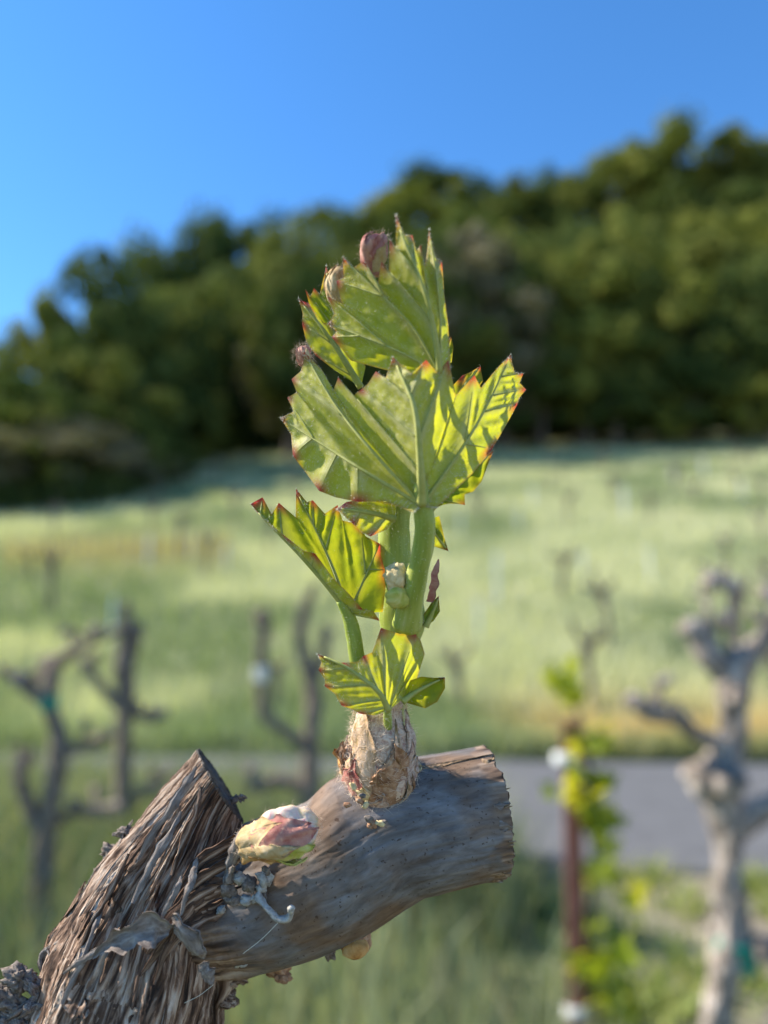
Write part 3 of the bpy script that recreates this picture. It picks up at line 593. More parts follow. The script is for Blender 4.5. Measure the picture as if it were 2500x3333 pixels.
def knob(parent, px, py, d, r, mat, seed=0, name='burl'):
    return pblob(name, px, py, d, r, r*.95, 0, mat, parent, noise=.22, freq=1.8, seed=seed, n=14)
def wrap(parent, px, py, d, r, hh, mat, name='tie', ang=0, tail=True):
    """band wound round a trunk with a loose tail"""
    a = math.radians(ang); ux, uy = math.sin(a), -math.cos(a)
    K = PR([(px-ux*hh, py-uy*hh, d, r), (px-ux*hh*.9, py-uy*hh*.9, d, r*1.05), (px, py, d, r*1.08), (px+ux*hh*.9, py+uy*hh*.9, d, r*1.05), (px+ux*hh, py+uy*hh, d, r)])
    o = tube(name, K, mat, parent, 14, 22, lambda S, T, R: R*.05*np.sin(2*T+S*300))
    if tail: ribbon('tie_tail', [(px+r*.5, py+hh*.4, d-.05, 12), (px+r*.9, py+hh*1.2, d-.05, 13), (px+r*.7, py+hh*2.2, d-.05, 9)], mat, o, thick=.001)
    return o
d = 1.5
rv = big_vine('grape_vine', 'pale grey knotted old vine with green tie at the road edge beside the rusty stake', [
    ('trunk', [(2322, 3450, d, 66), (2350, 3250, d, 62), (2368, 3080, d, 60), (2372, 2900, d, 58), (2370, 2720, d, 60), (2352, 2580, d, 74), (2362, 2480, d, 64), (2380, 2390, d, 46), (2380, 2287, d, 50), (2392, 2190, d, 62), (2420, 2140, d, 55), (2428, 2100, d, 34)]),
    ('arm', [(2390, 2215, d, 48), (2340, 2170, d, 46), (2295, 2115, d, 44), (2270, 2062, d, 34), (2240, 2040, d, 18)]),
    ('arm', [(2410, 2170, d, 46), (2460, 2100, d+.02, 44), (2520, 2040, d+.04, 40), (2580, 1960, d+.04, 30)]),
    ('arm', [(2375, 2410, d, 36), (2310, 2400, d, 30), (2255, 2375, d-.01, 27), (2200, 2330, d-.02, 28), (2150, 2325, d-.02, 24), (2090, 2300, d-.02, 26), (2045, 2265, d-.02, 14)]),
    ('arm', [(2390, 2700, d, 44), (2460, 2650, d, 44), (2530, 2620, d, 40), (2620, 2540, d, 30)]),
    ('spur', [(2385, 2150, d, 24), (2372, 2080, d, 20), (2374, 1990, d, 17), (2377, 1890, d, 15)]),
    ('spur', [(2270, 2070, d, 22), (2310, 1980, d, 14), (2318, 1880, d, 10)]),
    ('spur', [(2470, 2090, d, 20), (2496, 2000, d, 16), (2500, 1930, d, 12)])], M['vine_bark'], .009, .82)
knob(rv, 2300, 2530, d-.02, 70, M['vine_bark'], 1); knob(rv, 2378, 2540, d-.06, 55, M['vine_bark'], 2); knob(rv, 2195, 2312, d-.03, 26, M['vine_bark'], 3); knob(rv, 2080, 2290, d-.03, 26, M['vine_bark'], 4); knob(rv, 2490, 3090, d-.03, 50, M['vine_bark'], 6); knob(rv, 2405, 2270, d-.04, 34, M['vine_bark'], 5)
tube('arm', PR([(2375, 3060, d, 40), (2430, 3075, d, 34), (2490, 3090, d, 34), (2560, 3060, d, 28)]), M['vine_bark'], rv, 20, 14, bark_disp(.003, 34))
wrap(rv, 2390, 3085, d, 66, 46, M['tie'])
d = 2.2
lv = big_vine('grape_vine', 'grey bare old vine with crooked raised arm and a green tie below its fork', [
    ('trunk', [(118, 3300, d, 40), (125, 3050, d, 40), (140, 2800, d, 42), (165, 2620, d, 42), (190, 2480, d, 36), (192, 2400, d, 34), (170, 2330, d, 32), (155, 2280, d, 32), (165, 2210, d, 34), (185, 2150, d, 26)]),
    ('arm', [(170, 2240, d, 30), (178, 2170, d, 26), (205, 2140, d, 24), (255, 2115, d, 23), (300, 2080, d, 20), (325, 2040, d, 14)]),
    ('arm', [(165, 2290, d, 26), (120, 2265, d, 26), (80, 2225, d, 32), (55, 2205, d, 26)]),
    ('arm', [(192, 2460, d, 26), (240, 2440, d, 22), (290, 2425, d, 22), (335, 2400, d, 18), (345, 2380, d, 10)]),
    ('arm', [(140, 2720, d, 32), (95, 2620, d, 28), (65, 2530, d, 24), (62, 2470, d, 16)]),
    ('arm', [(150, 2700, d, 28), (240, 2640, d, 24), (330, 2640, d, 26), (400, 2620, d, 18)])], M['mid_vine'], .005, .8)
wrap(lv, 160, 2285, d, 29, 22, M['tie'], tail=False)
d = 3.1
v2 = big_vine('grape_vine', 'thin upright dark vine with two raised arms behind the vine with the crooked arm', [
    ('trunk', [(385, 2900, d, 30), (395, 2700, d, 32), (400, 2500, d, 32), (405, 2350, d, 32), (408, 2240, d, 36), (405, 2150, d, 40), (410, 2080, d, 30), (412, 2000, d, 20), (412, 1960, d, 12)]),
    ('arm', [(405, 2310, d, 24), (350, 2260, d, 20), (300, 2190, d, 18), (270, 2150, d, 14)]),
    ('arm', [(408, 2310, d, 24), (460, 2325, d, 24), (510, 2330, d, 22), (535, 2315, d, 12)]),
    ('arm', [(408, 2190, d, 24), (440, 2110, d, 18), (455, 2030, d, 12)]),
    ('arm', [(400, 2640, d, 26), (460, 2580, d, 22), (520, 2560, d, 22)])], M['mid_vine'], .005, .8)
d = 3.0
v3 = big_vine('grape_vine', 'forked dark vine with a white clip standing behind the shoot', [
    ('trunk', [(985, 2850, d, 36), (1000, 2650, d, 38), (1010, 2500, d, 36), (1015, 2400, d, 34), (1020, 2280, d, 32), (1000, 2160, d, 28), (975, 2080, d, 26), (990, 1990, d, 22), (1030, 1900, d, 14)]),
    ('arm', [(1010, 2440, d, 26), (930, 2380, d, 22), (870, 2340, d, 22), (850, 2240, d, 26), (850, 2120, d, 22), (860, 2030, d, 26), (855, 1990, d, 16)]),
    ('arm', [(1015, 2220, d, 26), (1050, 2130, d, 22), (1055, 2040, d, 14)]),
    ('arm', [(1000, 2560, d, 30), (900, 2540, d, 26), (830, 2560, d, 24), (820, 2500, d, 14)])], M['mid_vine'], .005, .8)
wrap(v3, 850, 2192, d, 20, 24, M['galv'], name='clip', tail=False)

# rusty stake with the young climbing vine beside it
d = 1.75; b = P(1886, 3333, d); tp = P(1862, 2345, d); st_root = thing('vineyard_stake', 'rust red angle iron stake with white clips beside the road', 'stake', (b[0], b[1], 0))
def angle_iron(p0, p1, w, parent, mat):
    pr = np.array([(-w, -w*.3), (w*.55, -w*.3), (w, w*.9), (w*.8, w*.95), (w*.4, -w*.05), (-w, -w*.02)])
    V = np.concatenate([np.column_stack([pr[:, 0]+p[0], pr[:, 1]+p[1], np.full(6, p[2])]) for p in (p0, p1)])
    f = [np.array([(j, (j+1) % 6, 6+(j+1) % 6, 6+j) for j in range(6)]), np.array([tuple(range(6, 12))])]
    return mk('shaft', V, f, mat, parent, smooth=False)
dirv = (tp-b)/(tp[2]-b[2]); foot = b - dirv*(b[2]+.2)
angle_iron(foot, tp, .024, st_root, M['stake'])
for (cx, cy, cl_) in [(1845, 2473, 46), (1880, 3305, 46)]:
    c = P(cx, cy, d-.025); k = cl_*.82*d/F; hgt = 17*d/F
    a = np.linspace(0, 2*math.pi, 18, endpoint=False); ring = []
    for rr, zz in ((1, -1), (1.04, -.6), (1.04, .6), (1, 1), (.9, 1), (.9, -1)): ring.append(np.column_stack([c[0]+np.cos(a)*k*rr*.95, c[1]+.022+np.sin(a)*k*.75*rr, np.full(18, c[2]+zz*hgt)]))
    V = np.concatenate(ring); f = np.array([(i*18+j, i*18+(j+1) % 18, ((i+1) % 6)*18+(j+1) % 18, ((i+1) % 6)*18+j) for i in range(6) for j in range(18)])
    mk('clip', V, f, M['white'], st_root)
yv = thing('young_vine', 'young vine with bright green leaves climbing the rusty stake', 'vine', (b[0]+.05, b[1], 0))
stem = np.concatenate([[[b[0]+.06, b[1]+.01, -.05, .009]], PR([(1945, 3333, d, 11), (1925, 3100, d, 10), (1930, 2900, d, 10), (1935, 2700, d, 9), (1915, 2500, d, 8), (1890, 2350, d, 7), (1845, 2230, d, 5), (1835, 2190, d, 3)])])
tube('stem', stem, M['dark_vine'], yv, 40, 8, bark_disp(.001, 200))
# one lobed leaf mesh, reused
la = np.linspace(0, 2*math.pi, 40, endpoint=False); lr = 0.62+0.24*np.cos(5*(la-math.pi/2))*np.where(np.cos(la-math.pi/2) > -.7, 1, .4)+.06*np.cos(19*la)
LV = [(0, 0, 0)]; 
for q in (.5, 1.0):
    for a_, r_ in zip(la, lr): LV.append((math.cos(a_)*r_*q, math.sin(a_)*r_*q, -.16*(r_*q)**2+.05*math.cos(5*a_)*q))
LV = np.array(LV); LF = [np.array([(1+j, 41+j, 41+(j+1) % 40, 1+(j+1) % 40) for j in range(40)]), np.array([(0, 1+j, 1+(j+1) % 40) for j in range(40)])]
clus = [(1838, 2215, 70, 9), (1860, 2265, 45, 4), (1960, 2400, 45, 5), (1880, 2560, 65, 8), (1910, 2640, 70, 9), (1990, 2545, 45, 4), (1960, 2700, 55, 6), (1955, 2830, 45, 5), (2055, 2930, 45, 4), (1925, 3010, 50, 4), (1950, 3130, 70, 8), (1985, 3220, 70, 8), (2020, 3290, 55, 6), (1890, 3140, 40, 4), (1870, 2420, 30, 3)]
leafmesh = []
for v in range(3):
    cval = [(0.24, 0.29, 0.03), (0.15, 0.21, 0.022), (0.34, 0.36, 0.07)][v]
    o = mk('leaf', LV, LF, M['young'], None, attrs={'col': np.tile(cval, (len(LV), 1))}); leafmesh.append(o.data); bpy.data.objects.remove(o)
for (cx, cy, sp, n_) in clus:
    for k in range(n_):
        o = bpy.data.objects.new('leaf', leafmesh[int(rng.integers(3))]); COL.objects.link(o); o.parent = yv
        w = P(cx+rng.normal(0, sp*.5), cy+rng.normal(0, sp*.5), d+rng.normal(0, .03)-.02); o.location = tuple(w-np.array(yv.location))
        s = rng.uniform(.026, .058); o.scale = (s, s, s); o.rotation_euler = (rng.uniform(.3, 2.0), rng.uniform(-.7, .7), rng.uniform(0, 6.28))

# ------------------------------------------------------------------ the vine in front: old arm, spur, shoot
D0 = 0.1145
armpts = [(-250, 5400, .30, 330), (-150, 4700, .22, 360), (120, 4000, .128, 350), (330, 3550, .1105, 312), (405, 3290, .1122, 284), (462, 3100, .1136, 264), (512, 2935, .1150, 215), (585, 2790, .1161, 172), (715, 2545, .1172, 112), (800, 2430, .1178, 104), (860, 2350, .1180, 100)]
def AD(x, y):
    """how much nearer the arm's front lies further down"""
    return float(np.interp(y, [2545, 2790, 2935, 3100, 3290], [-.0010, .0004, .0020, .0039, .0062]))*min(1, max(0, (740-x)/160))
K = PR(armpts)
trunk_top = K[0]
base = np.array([K[0][0]-.05, K[0][1]+.08, 0.0])
VINE = thing('grape_vine', 'grapevine spur with peeling bark and a fresh leafy shoot in sharp focus', 'vine', base)
Kt = np.concatenate([[[base[0], base[1], -.08, .07], [base[0], base[1], .15, .055], [base[0]+.015, base[1]-.02, .35, .048]], K[:4]])
tube('trunk', Kt, M['old_bark'], VINE, 80, 60, bark_disp(.003, 120, .15))
def fibres(TH, s, r_, seed=0.0):
    """bark relief in mm: long fibre ridges, narrow deep cracks, crumbly surface"""
    w = .16*vn(np.stack([np.cos(TH)*2, np.sin(TH)*2, s*.07+seed], -1)) + .05*vn(np.stack([np.cos(TH)*5, np.sin(TH)*5, s*.25+seed], -1))
    t = TH + w; q = np.stack([np.cos(t)*r_, np.sin(t)*r_, s*.036+seed], -1)
    c1 = vn(q*.55); c2 = vn(q*1.15+21); c3 = vn(q*np.array([2.6, 2.6, 2.2])+7)
    gate = np.clip(.5+1.2*vn(np.stack([np.cos(TH)*3, np.sin(TH)*3, s*.12+seed+5], -1)), 0, 1)
    crack = -1.0*np.exp(-(c1/.10)**2)*gate - .5*np.exp(-(c2/.13)**2)
    fine = .30*c3 + .22*vn(q*np.array([5.5, 5.5, 5])+3)
    crumb = fbm(np.stack([np.cos(TH)*r_*1.6, np.sin(TH)*r_*1.6, s*1.3+seed], -1), 3)
    step = .45*np.tanh(5*vn(q*np.array([.38, .38, .8])+31))
    return .72*crack + fine*.45 + .16*crumb + 1.25*step
def arm_disp(S, TH, R):
    s = S*1000
    coarse = vn(np.stack([np.cos(TH)*2.2, np.sin(TH)*2.2, s*.13], -1))
    return (fibres(TH, s, 10.0)*.72 + .75*coarse)*.001
cutp = P(648, 2462, .1146); cutn = RGT*.80 + UPV*.52 + FWD*.24; cutn /= np.linalg.norm(cutn)
def arm_edit(g):
    V = g['V'].copy(); T = g['T'][:, None] + np.zeros_like(V)
    dd = ((V-cutp)@cutn); rough = .00018*fbm(V*1800, 2)
    ov = dd > rough; den = (T@cutn); V[ov] = V[ov] - T[ov]*((dd-rough)[ov]/den[ov])[:, None]
    return V
arm = tube('old_arm', K[2:], M['old_bark'], VINE, 600, 480, arm_disp, edit=arm_edit)
# the slanting cut is darker grey wood: second material where faces lie on the cut plane
me = arm.data; me.materials.append(M['dead_cut'])
co = np.empty(len(me.vertices)*3, np.float32); me.vertices.foreach_get('co', co); co = co.reshape(-1, 3) + np.array(VINE.location)
on = np.abs((co-cutp)@cutn) < .0003
lv_ = np.empty(len(me.loops), np.int32); me.loops.foreach_get('vertex_index', lv_)
ls = np.empty(len(me.polygons), np.int32); me.polygons.foreach_get('loop_start', ls)
mi = (on[lv_[ls]] & on[lv_[ls+2]]).astype(np.int32); me.polygons.foreach_set('material_index', mi)

# two-year-old cane, sawn off at the right
canepts = [(500, 2985, .1175, 150), (600, 2965, .117, 190), (700, 2945, .1165, 208), (830, 2915, .116, 222), (960, 2876, .1155, 224), (1090, 2826, .1150, 220), (1220, 2750, .1148, 214), (1300, 2704, .1148, 212), (1400, 2678, .1152, 210), (1480, 2662, .1158, 207), (1540, 2652, .1163, 205), (1598, 2644, .1168, 206)]
KC = PR(canepts)
def cane_age(s, TH): return np.clip((17.5-s+3.0*vn(np.stack([np.cos(TH)*3, np.sin(TH)*3, s*.25], -1)))/5, 0, 1)
def cane_disp(S, TH, R):
    s = S*1000; r_ = 9.5
    q = np.stack([np.cos(TH)*r_, np.sin(TH)*r_, s*.16], -1)
    old = cane_age(s, TH)
    d_ = .07*fbm(q*1.3, 4) + .35*vn(np.stack([np.cos(TH)*1.6, np.sin(TH)*1.6, s*.09], -1)) + .05*(1-2*np.abs(vn(q*2.2)))
    d_ = d_ + old*.75*fibres(TH, s, r_, 50.)
    L_ = np.concatenate([[0], np.cumsum(np.linalg.norm(np.diff(KC[:, :3], axis=0), axis=1))])*1000; s0 = L_[6]
    ang = np.angle(np.exp(1j*(TH-math.radians(-72)))); d_ = d_ + 2.3*np.exp(-((s-s0)/5.2)**2-(ang/.62)**2)
    end = np.clip((s-s.max()+1.6)/1.6, 0, 1); d_ = d_ + end*.22*fbm(np.stack([np.cos(TH)*9, np.sin(TH)*9, s*.3], -1), 3)
    return d_*.001
def cane_edit(g):
    V = g['V'].copy(); th = g['TH'][-1]
    for k, w in ((-1, 1.0), (-2, .75), (-3, .5), (-4, .25)):
        V[k] += g['T'][k]*(w*(.0003*fbm(np.stack([np.cos(th)*7, np.sin(th)*7, th*0], -1), 3) + .0003*np.clip(vn(np.stack([np.cos(th)*22, np.sin(th)*22, th*0+3], -1)), 0, 1)))[:, None]
    return V
cane = tube('cane', KC, M['cane'], VINE, 420, 330, cane_disp, edit=cane_edit, attrs={'age': lambda g: np.maximum(cane_age(g['S']*1000, g['TH']), .75*np.clip((g['S']*1000-g['S'].max()*1000+2.6+2.2*vn(np.stack([np.cos(g['TH'])*6, np.sin(g['TH'])*6, g['S']*700], -1)))/1.2, 0, 1))})
# sawn face: rings of wood behind a ragged rim
gc = o_g[cane.name]; rim = gc['V'][-1]; cen = rim.mean(0); ax = gc['T'][-1]; rows = []
for q in (.985, .9, .75, .55, .35, .15): 
    ring = cen + (rim-cen)*q; ring = ring + ax*(.00012*fbm(ring*2500, 3) + (.0001 if q > .95 else .00016))[:, None]; rows.append(ring)
nT = 330; V = np.concatenate(rows); f = np.concatenate([np.stack([i*nT+np.arange(nT), i*nT+(np.arange(nT)+1) % nT, (i+1)*nT+(np.arange(nT)+1) % nT, (i+1)*nT+np.arange(nT)], -1) for i in range(5)])
V = np.concatenate([V, [cen+ax*.0001]]); f2 = np.stack([np.full(nT, 6*nT), 5*nT+np.arange(nT), 5*nT+(np.arange(nT)+1) % nT], -1)
mk('sawn_face', V, [f, f2], M['cut_wood'], cane)
for k in range(26):   # torn fibres on the rim
    j = int(rng.integers(nT)); p = rim[j]; n_ = (p-cen)/np.linalg.norm(p-cen); L = rng.uniform(.0002, .0008)
    tube('splinter', np.array([np.append(p-ax*.0006-n_*.0001, .00012), np.append(p+ax*L*.5, .0001), np.append(p+ax*L+n_*rng.uniform(-.0002, .0003), .00003)]), M['cut_wood'], cane, 5, 5)
# torn skin at the sawn end
for k in range(6):
    shell('bark_strip', gc, .965-rng.uniform(0, .02), 1.0, rng.uniform(-100, 80), rng.uniform(3, 8), M['cut_wood'] if k % 2 else M['flake'], cane, lift=rng.uniform(.0001, .0003), off=.00012, thick=.00018, jag=.9, seed=k+200, point=.9, n=8, m=7)
shell('bark_strip', gc, .80, .97, -72, 3.0, M['cut_wood'], cane, lift=.0002, off=.00005, thick=.0002, jag=.9, seed=301, point=.9)
# bark flakes and strips on the old arm
flakes = [
    ([(300, 3118, .1052, 5), (360, 3070, .1045, 26), (430, 3035, .1038, 42), (500, 3020, .1038, 40), (552, 3030, .1048, 22)], 'flake', -.5),
    ([(548, 3000, .1052, 14), (585, 3030, .1042, 28), (615, 3070, .104, 32), (640, 3105, .104, 24), (662, 3122, .1045, 12)], 'flake', .4),
    ([(655, 3135, .1048, 12), (672, 3165, .1042, 20), (688, 3205, .1042, 8)], 'flake', .4),
    ([(735, 2860, .1055, 8), (752, 2800, .1045, 20), (770, 2740, .1040, 18), (785, 2700, .1045, 8)], 'flake', .7),
    ([(720, 2900, .1055, 10), (738, 2860, .1045, 16), (756, 2820, .1042, 8)], 'crumb', .8),
    ([(520, 3000, .104, 3), (545, 2950, .1035, 9), (570, 2900, .1035, 10), (590, 2850, .1045, 4)], 'flake', .3),
    ([(205, 3170, .108, 3), (260, 3130, .1065, 8), (330, 3090, .106, 9), (380, 3075, .106, 3)], 'flake', .4),
    ([(640, 2495, .1118, 6), (600, 2560, .1100, 12), (560, 2625, .1090, 14), (500, 2710, .1085, 12), (450, 2800, .1085, 6)], 'flake', .35),
    ([(590, 2640, .1085, 5), (540, 2730, .1070, 12), (480, 2830, .106, 14), (430, 2940, .106, 6)], 'flake', .35),
    ([(655, 2560, .109, 4), (640, 2640, .1072, 10), (600, 2740, .1062, 13), (560, 2850, .1058, 6)], 'old_bark', .35),
    ([(420, 2780, .1095, 4), (370, 2880, .1085, 9), (310, 2990, .108, 10), (260, 3090, .1085, 5)], 'old_bark', .4),
    ([(330, 2960, .1085, 4), (290, 3060, .107, 10), (250, 3160, .1068, 12), (200, 3270, .107, 6)], 'flake', .35),
    ([(640, 2790, .1062, 5), (622, 2860, .1048, 12), (600, 2930, .1042, 10), (585, 2980, .1045, 4)], 'flake', .4),
    ([(150, 3190, .1155, 5), (132, 3150, .1150, 9), (140, 3100, .115, 8), (185, 3070, .1145, 7), (230, 3020, .1145, 5)], 'crumb', .5),
    ([(160, 3260, .114, 5), (185, 3190, .1135, 8), (165, 3130, .1135, 7), (150, 3090, .114, 4)], 'flake', .5)]
for k, (pts, mt, cu) in enumerate(flakes):
    pts = [(a, b_, d_-AD(a, b_), w) for a, b_, d_, w in pts]
    ribbon('bark_strip', pts, M[mt], arm, n=26, m=9, thick=.0003, curl=-cu, rough=.5, tilt=rng.uniform(-.35, .35), seed=k)
for k in range(10):
    o_ = rng.uniform(-1, 1); dx, dy = 40*o_+rng.uniform(-20, 20), -120*o_+rng.uniform(-30, 30); dz = rng.uniform(-.0003, .0008)+.0010*o_*o_; w_ = rng.uniform(8, 20)
    ribbon('bark_strip', [(a, b_, d_-AD(a, b_), w) for a, b_, d_, w in [(500+dx+rng.uniform(-30, 30), 3110+dy, .1062+dz, 3), (570+dx, 3000+dy, .1050+dz, w_), (650+dx, 2925+dy, .1047+dz, w_*1.2), (730+dx, 2885+dy, .1050+dz, w_), (790+dx+rng.uniform(-30, 40), 2860+dy, .1058+dz, 3)]], M['old_bark'], arm, n=22, m=7, thick=.0003, curl=-.4, rough=.6, tilt=rng.uniform(-.3, .3), seed=k+90)
# long peeling fibres lying along the arm
ga = o_g[arm.name]; nS_, nT_ = ga['V'].shape[:2]
for k in range(45):
    j = int((rng.uniform(-.27, .22)*nT_)) % nT_; i0 = int(rng.uniform(.45, .90)*nS_); ln = int(rng.uniform(14, 70)); i1 = min(nS_-10, i0+ln)
    if i1-i0 < 8: continue
    dj = rng.uniform(-.10, .10); ids = np.linspace(i0, i1, 7).astype(int); js = (j+np.round(dj*(ids-i0))).astype(int) % nT_
    if np.any(((ga['V'][ids, js]-cutp)@cutn) > -.0015): continue
    rr = rng.uniform(.00005, .00014); lift = rng.uniform(0, .0005)
    p = ga['V'][ids, js] + ga['N'][ids, js]*(rr*.5+lift*np.linspace(0, 1, 7)[:, None]**2)
    rad = rr*np.array([.3, .8, 1, 1, .9, .6, .2])
    tube('bark_fibre', np.column_stack([p, rad]), M[['flake', 'old_bark', 'crumb'][int(rng.integers(3))]], arm, 16, 6, lambda S, T, R: R*.25*np.sin(2*T+S*2000))
# plates of bark that follow the arm and lift at one end
for k in range(20):
    f0 = rng.uniform(.50, .86); f1 = f0+rng.uniform(.03, .10)*rng.choice([-1, 1]); th = rng.uniform(-95, 70); mid = ga['V'][int((f0+f1)/2*nS_), int(th/360*nT_) % nT_]
    if ((mid-cutp)@cutn) > -.004: continue
    shell('bark_plate', ga, f0, f1, th, rng.uniform(4, 13), M[['old_bark', 'flake', 'old_bark', 'old_bark'][k % 4]], arm, lift=rng.uniform(.0002, .0009), off=.0001, thick=.00022, jag=.9, seed=k, point=rng.uniform(.25, .9), skew=rng.uniform(-5, 5), n=14, m=7)
# dark crumbs of bark along the left edge and the joint
cr = [(405, 2712, 30), (372, 2770, 34), (392, 2760, 22), (330, 2860, 30), (345, 2850, 20), (300, 2900, 26), (318, 2905, 22), (280, 2945, 18), (62, 3190, 46), (110, 3210, 34), (20, 3250, 50), (60, 3290, 44), (120, 3270, 40), (170, 3220, 26), (150, 3310, 40), (30, 3320, 44), (205, 3080, 22), (235, 3040, 18), (190, 3160, 20), (765, 2602, 14), (785, 2598, 12), (750, 2608, 12), (-40, 3260, 50), (-30, 3330, 50), (90, 3345, 50)]
for k, (x, y, r_) in enumerate(cr):
    dd = (.1165 if y < 3050 and x < 500 else (.112 if x < 300 else .116)) - .6*AD(x, y)
    pblob('bark_crumb', x, y, dd, r_, r_*rng.uniform(.5, .8), rng.uniform(-50, 50), M['crumb'] if k % 3 else M['flake'], arm, noise=.75, freq=2.4, seed=k, n=16)
# grey crumbs and pale bits at the joint under the front bud
gb = [(735, 2890, 34, 24), (780, 2860, 22, 18), (810, 2880, 26, 22), (862, 2860, 22, 26), (868, 2835, 12, 16), (850, 2890, 18, 16), (760, 2930, 24, 18), (800, 2930, 20, 16), (740, 2920, 16, 14), (835, 2925, 16, 16), (848, 2922, 18, 20), (720, 2960, 14, 12), (776, 3065, 20, 12), (795, 3060, 14, 12), (645, 3060, 13, 13), (700, 3040, 12, 10), (725, 3100, 12, 12), (820, 3095, 46, 26), (860, 3110, 30, 20), (790, 3120, 30, 20)]
for k, (x, y, rx, ry) in enumerate(gb):
    pblob('bark_crumb', x, y, .1055 if y < 3000 else .1085, rx, ry, rng.uniform(-40, 40), M['pale'] if k % 2 else M['crumb'], cane, noise=.5, freq=2.2, seed=k+40, n=10)
# curled withered tendril
tube('withered_tendril', PR([(840, 2915, .1050, 15), (862, 2945, .1038, 11), (885, 2972, .1032, 9), (908, 2992, .103, 11), (935, 2990, .103, 14), (948, 2972, .1025, 10), (952, 2955, .102, 12), (960, 2958, .102, 5)]), M['pale'], cane, 40, 10, bark_disp(.00018, 2500))
for (a, b_) in [((790, 3105, .104), (912, 2996, .1028)), ((600, 3265, .103), (695, 3205, .103))]:
    tube('silk_thread', PR([(*a, .8), ((a[0]+b_[0])/2+2, (a[1]+b_[1])/2+5, (a[2]+b_[2])/2, .8), (*b_, .8)]), M['wool'], cane, 12, 5)
# dark underside pieces: scales, twig stub hanging down
tube('twig_stub', PR([(735, 3120, .117, 50), (738, 3200, .117, 34), (712, 3260, .117, 22), (706, 3340, .117, 21), (704, 3460, .117, 20)]), M['old_bark'], arm, 50, 20, bark_disp(.0005, 900))
pblob('bark_scale', 905, 3160, .1165, 50, 24, -20, M['scale'], cane, noise=.4, freq=2, seed=3); pblob('bark_scale', 915, 3185, .1155, 22, 12, -15, M['scale'], cane, noise=.4, freq=2, seed=4); pblob('bark_scale', 905, 3140, .115, 26, 20, 10, M['scale'], cane, noise=.3, freq=2, seed=5)
pblob('bark_scale', 1072, 3096, .1145, 18, 26, 20, M['crumb'], cane, noise=.4, freq=2, seed=6); pblob('bark_scale', 1020, 3080, .1125, 40, 12, 5, M['pale'], cane, noise=.6, freq=2.5, seed=7)
pblob('bark_scale', 760, 3180, .1165, 44, 34, -20, M['old_bark'], arm, noise=.5, freq=2, seed=8); pblob('bark_scale', 735, 3250, .117, 30, 34, -10, M['old_bark'], arm, noise=.5, freq=2, seed=9)

# buds
def bud_wool(b_, n_=900):
    g_ = np.array([v.co for v in b_.data.vertices])+np.array(VINE.location); k = rng.integers(0, len(g_), n_); c = g_.mean(0); nn = g_[k]-c; nn /= np.linalg.norm(nn, axis=1)[:, None]
    hairs('wool', g_[k]+nn*.0004, nn, M['wool_tan'], b_, .0002, .0011, .000010, 1.1)
def scaly_bud(px, py, d, rx, ry, ang, mat, smat, seed, nsc=6, parent=None):
    b_ = pblob('bud', px, py, d, rx, ry, ang, mat, parent or cane, noise=.10, freq=1.7, seed=seed, n=26)
    a = math.radians(ang); ca, sa = math.cos(a), math.sin(a)
    for k in range(nsc):      # overlapping scales wrapping the bud from its base towards the tip
        ph = (k/nsc-.5)*2.2; off = (-.25+.12*(k % 3))*rx; yy = math.sin(ph)*ry*.62; dz = math.cos(ph)*min(rx, ry)*.42
        x = px + ca*off + sa*yy; y = py - sa*off + ca*yy
        pblob('bud_scale', x, y, d-dz*d/F, rx*.62, ry*.42, ang+rng.uniform(-14, 14)-ph*9, smat[k % len(smat)], b_, rz=ry*.36, noise=.30, freq=1.9, seed=seed+k, n=20)
    return b_
def solid(name, a, b_, c=None): return noise_mat(name, [(0.28, c or a), (0.45, a), (0.66, b_)], 420, 6, 0.75, 0.6, 0.0003, warp=.8)
M['bs_cream'] = solid('bud_cream', (0.42, 0.28, 0.12), (0.52, 0.40, 0.24), (0.32, 0.15, 0.07)); M['bs_pink'] = solid('bud_pink', (0.36, 0.13, 0.10), (0.48, 0.26, 0.19), (0.20, 0.04, 0.04)); M['bs_green'] = solid('bud_green', (0.36, 0.36, 0.06), (0.54, 0.50, 0.18), (0.22, 0.25, 0.03)); M['bs_orange'] = solid('bud_orange', (0.46, 0.22, 0.06), (0.58, 0.36, 0.15), (0.24, 0.08, 0.025))
def wrapped_bud(name, pts, scales, mat, parent, seed=0, noise=.0005):
    b_ = tube(name, PR(pts), M[mat], parent, 60, 60, lambda S, T, R: noise*fbm(np.stack([np.cos(T)*1.6, np.sin(T)*1.6, S*300+seed], -1), 3))
    for k, (f0, f1, th, W, mt, lift) in enumerate(scales):
        shell('bud_scale', o_g[b_.name], f0, f1, th, W, M[mt], b_, lift=lift, off=.00015+.00004*k, thick=.00022, jag=.35, seed=seed+k, point=.55, n=18, m=13, skew=rng.uniform(-12, 12))
    bud_wool(b_, 1100 if name == 'bud' else 500)
    return b_
bud1 = wrapped_bud('bud', [(800, 2752, .1062, 40), (832, 2740, .1044, 52), (880, 2724, .1036, 64), (935, 2708, .1034, 69), (985, 2696, .1036, 62), (1016, 2690, .1039, 46), (1034, 2688, .1041, 18)],
    [(.05, .50, 62, 40, 'bs_orange', .0004), (.05, .60, -60, 48, 'bs_cream', .0004), (.08, .62, 8, 34, 'bs_cream', .0005), (.03, .46, 34, 34, 'bs_orange', .0005), (.30, .86, -35, 46, 'bs_pink', .0004), (.28, .80, 62, 34, 'bs_green', .0006), (.40, .90, 22, 30, 'bs_green', .0003), (.45, .99, -8, 40, 'bs_pink', .0004), (.35, .75, -5, 22, 'bs_cream', .0005)], 'pinkbud', cane, 4, .0009)
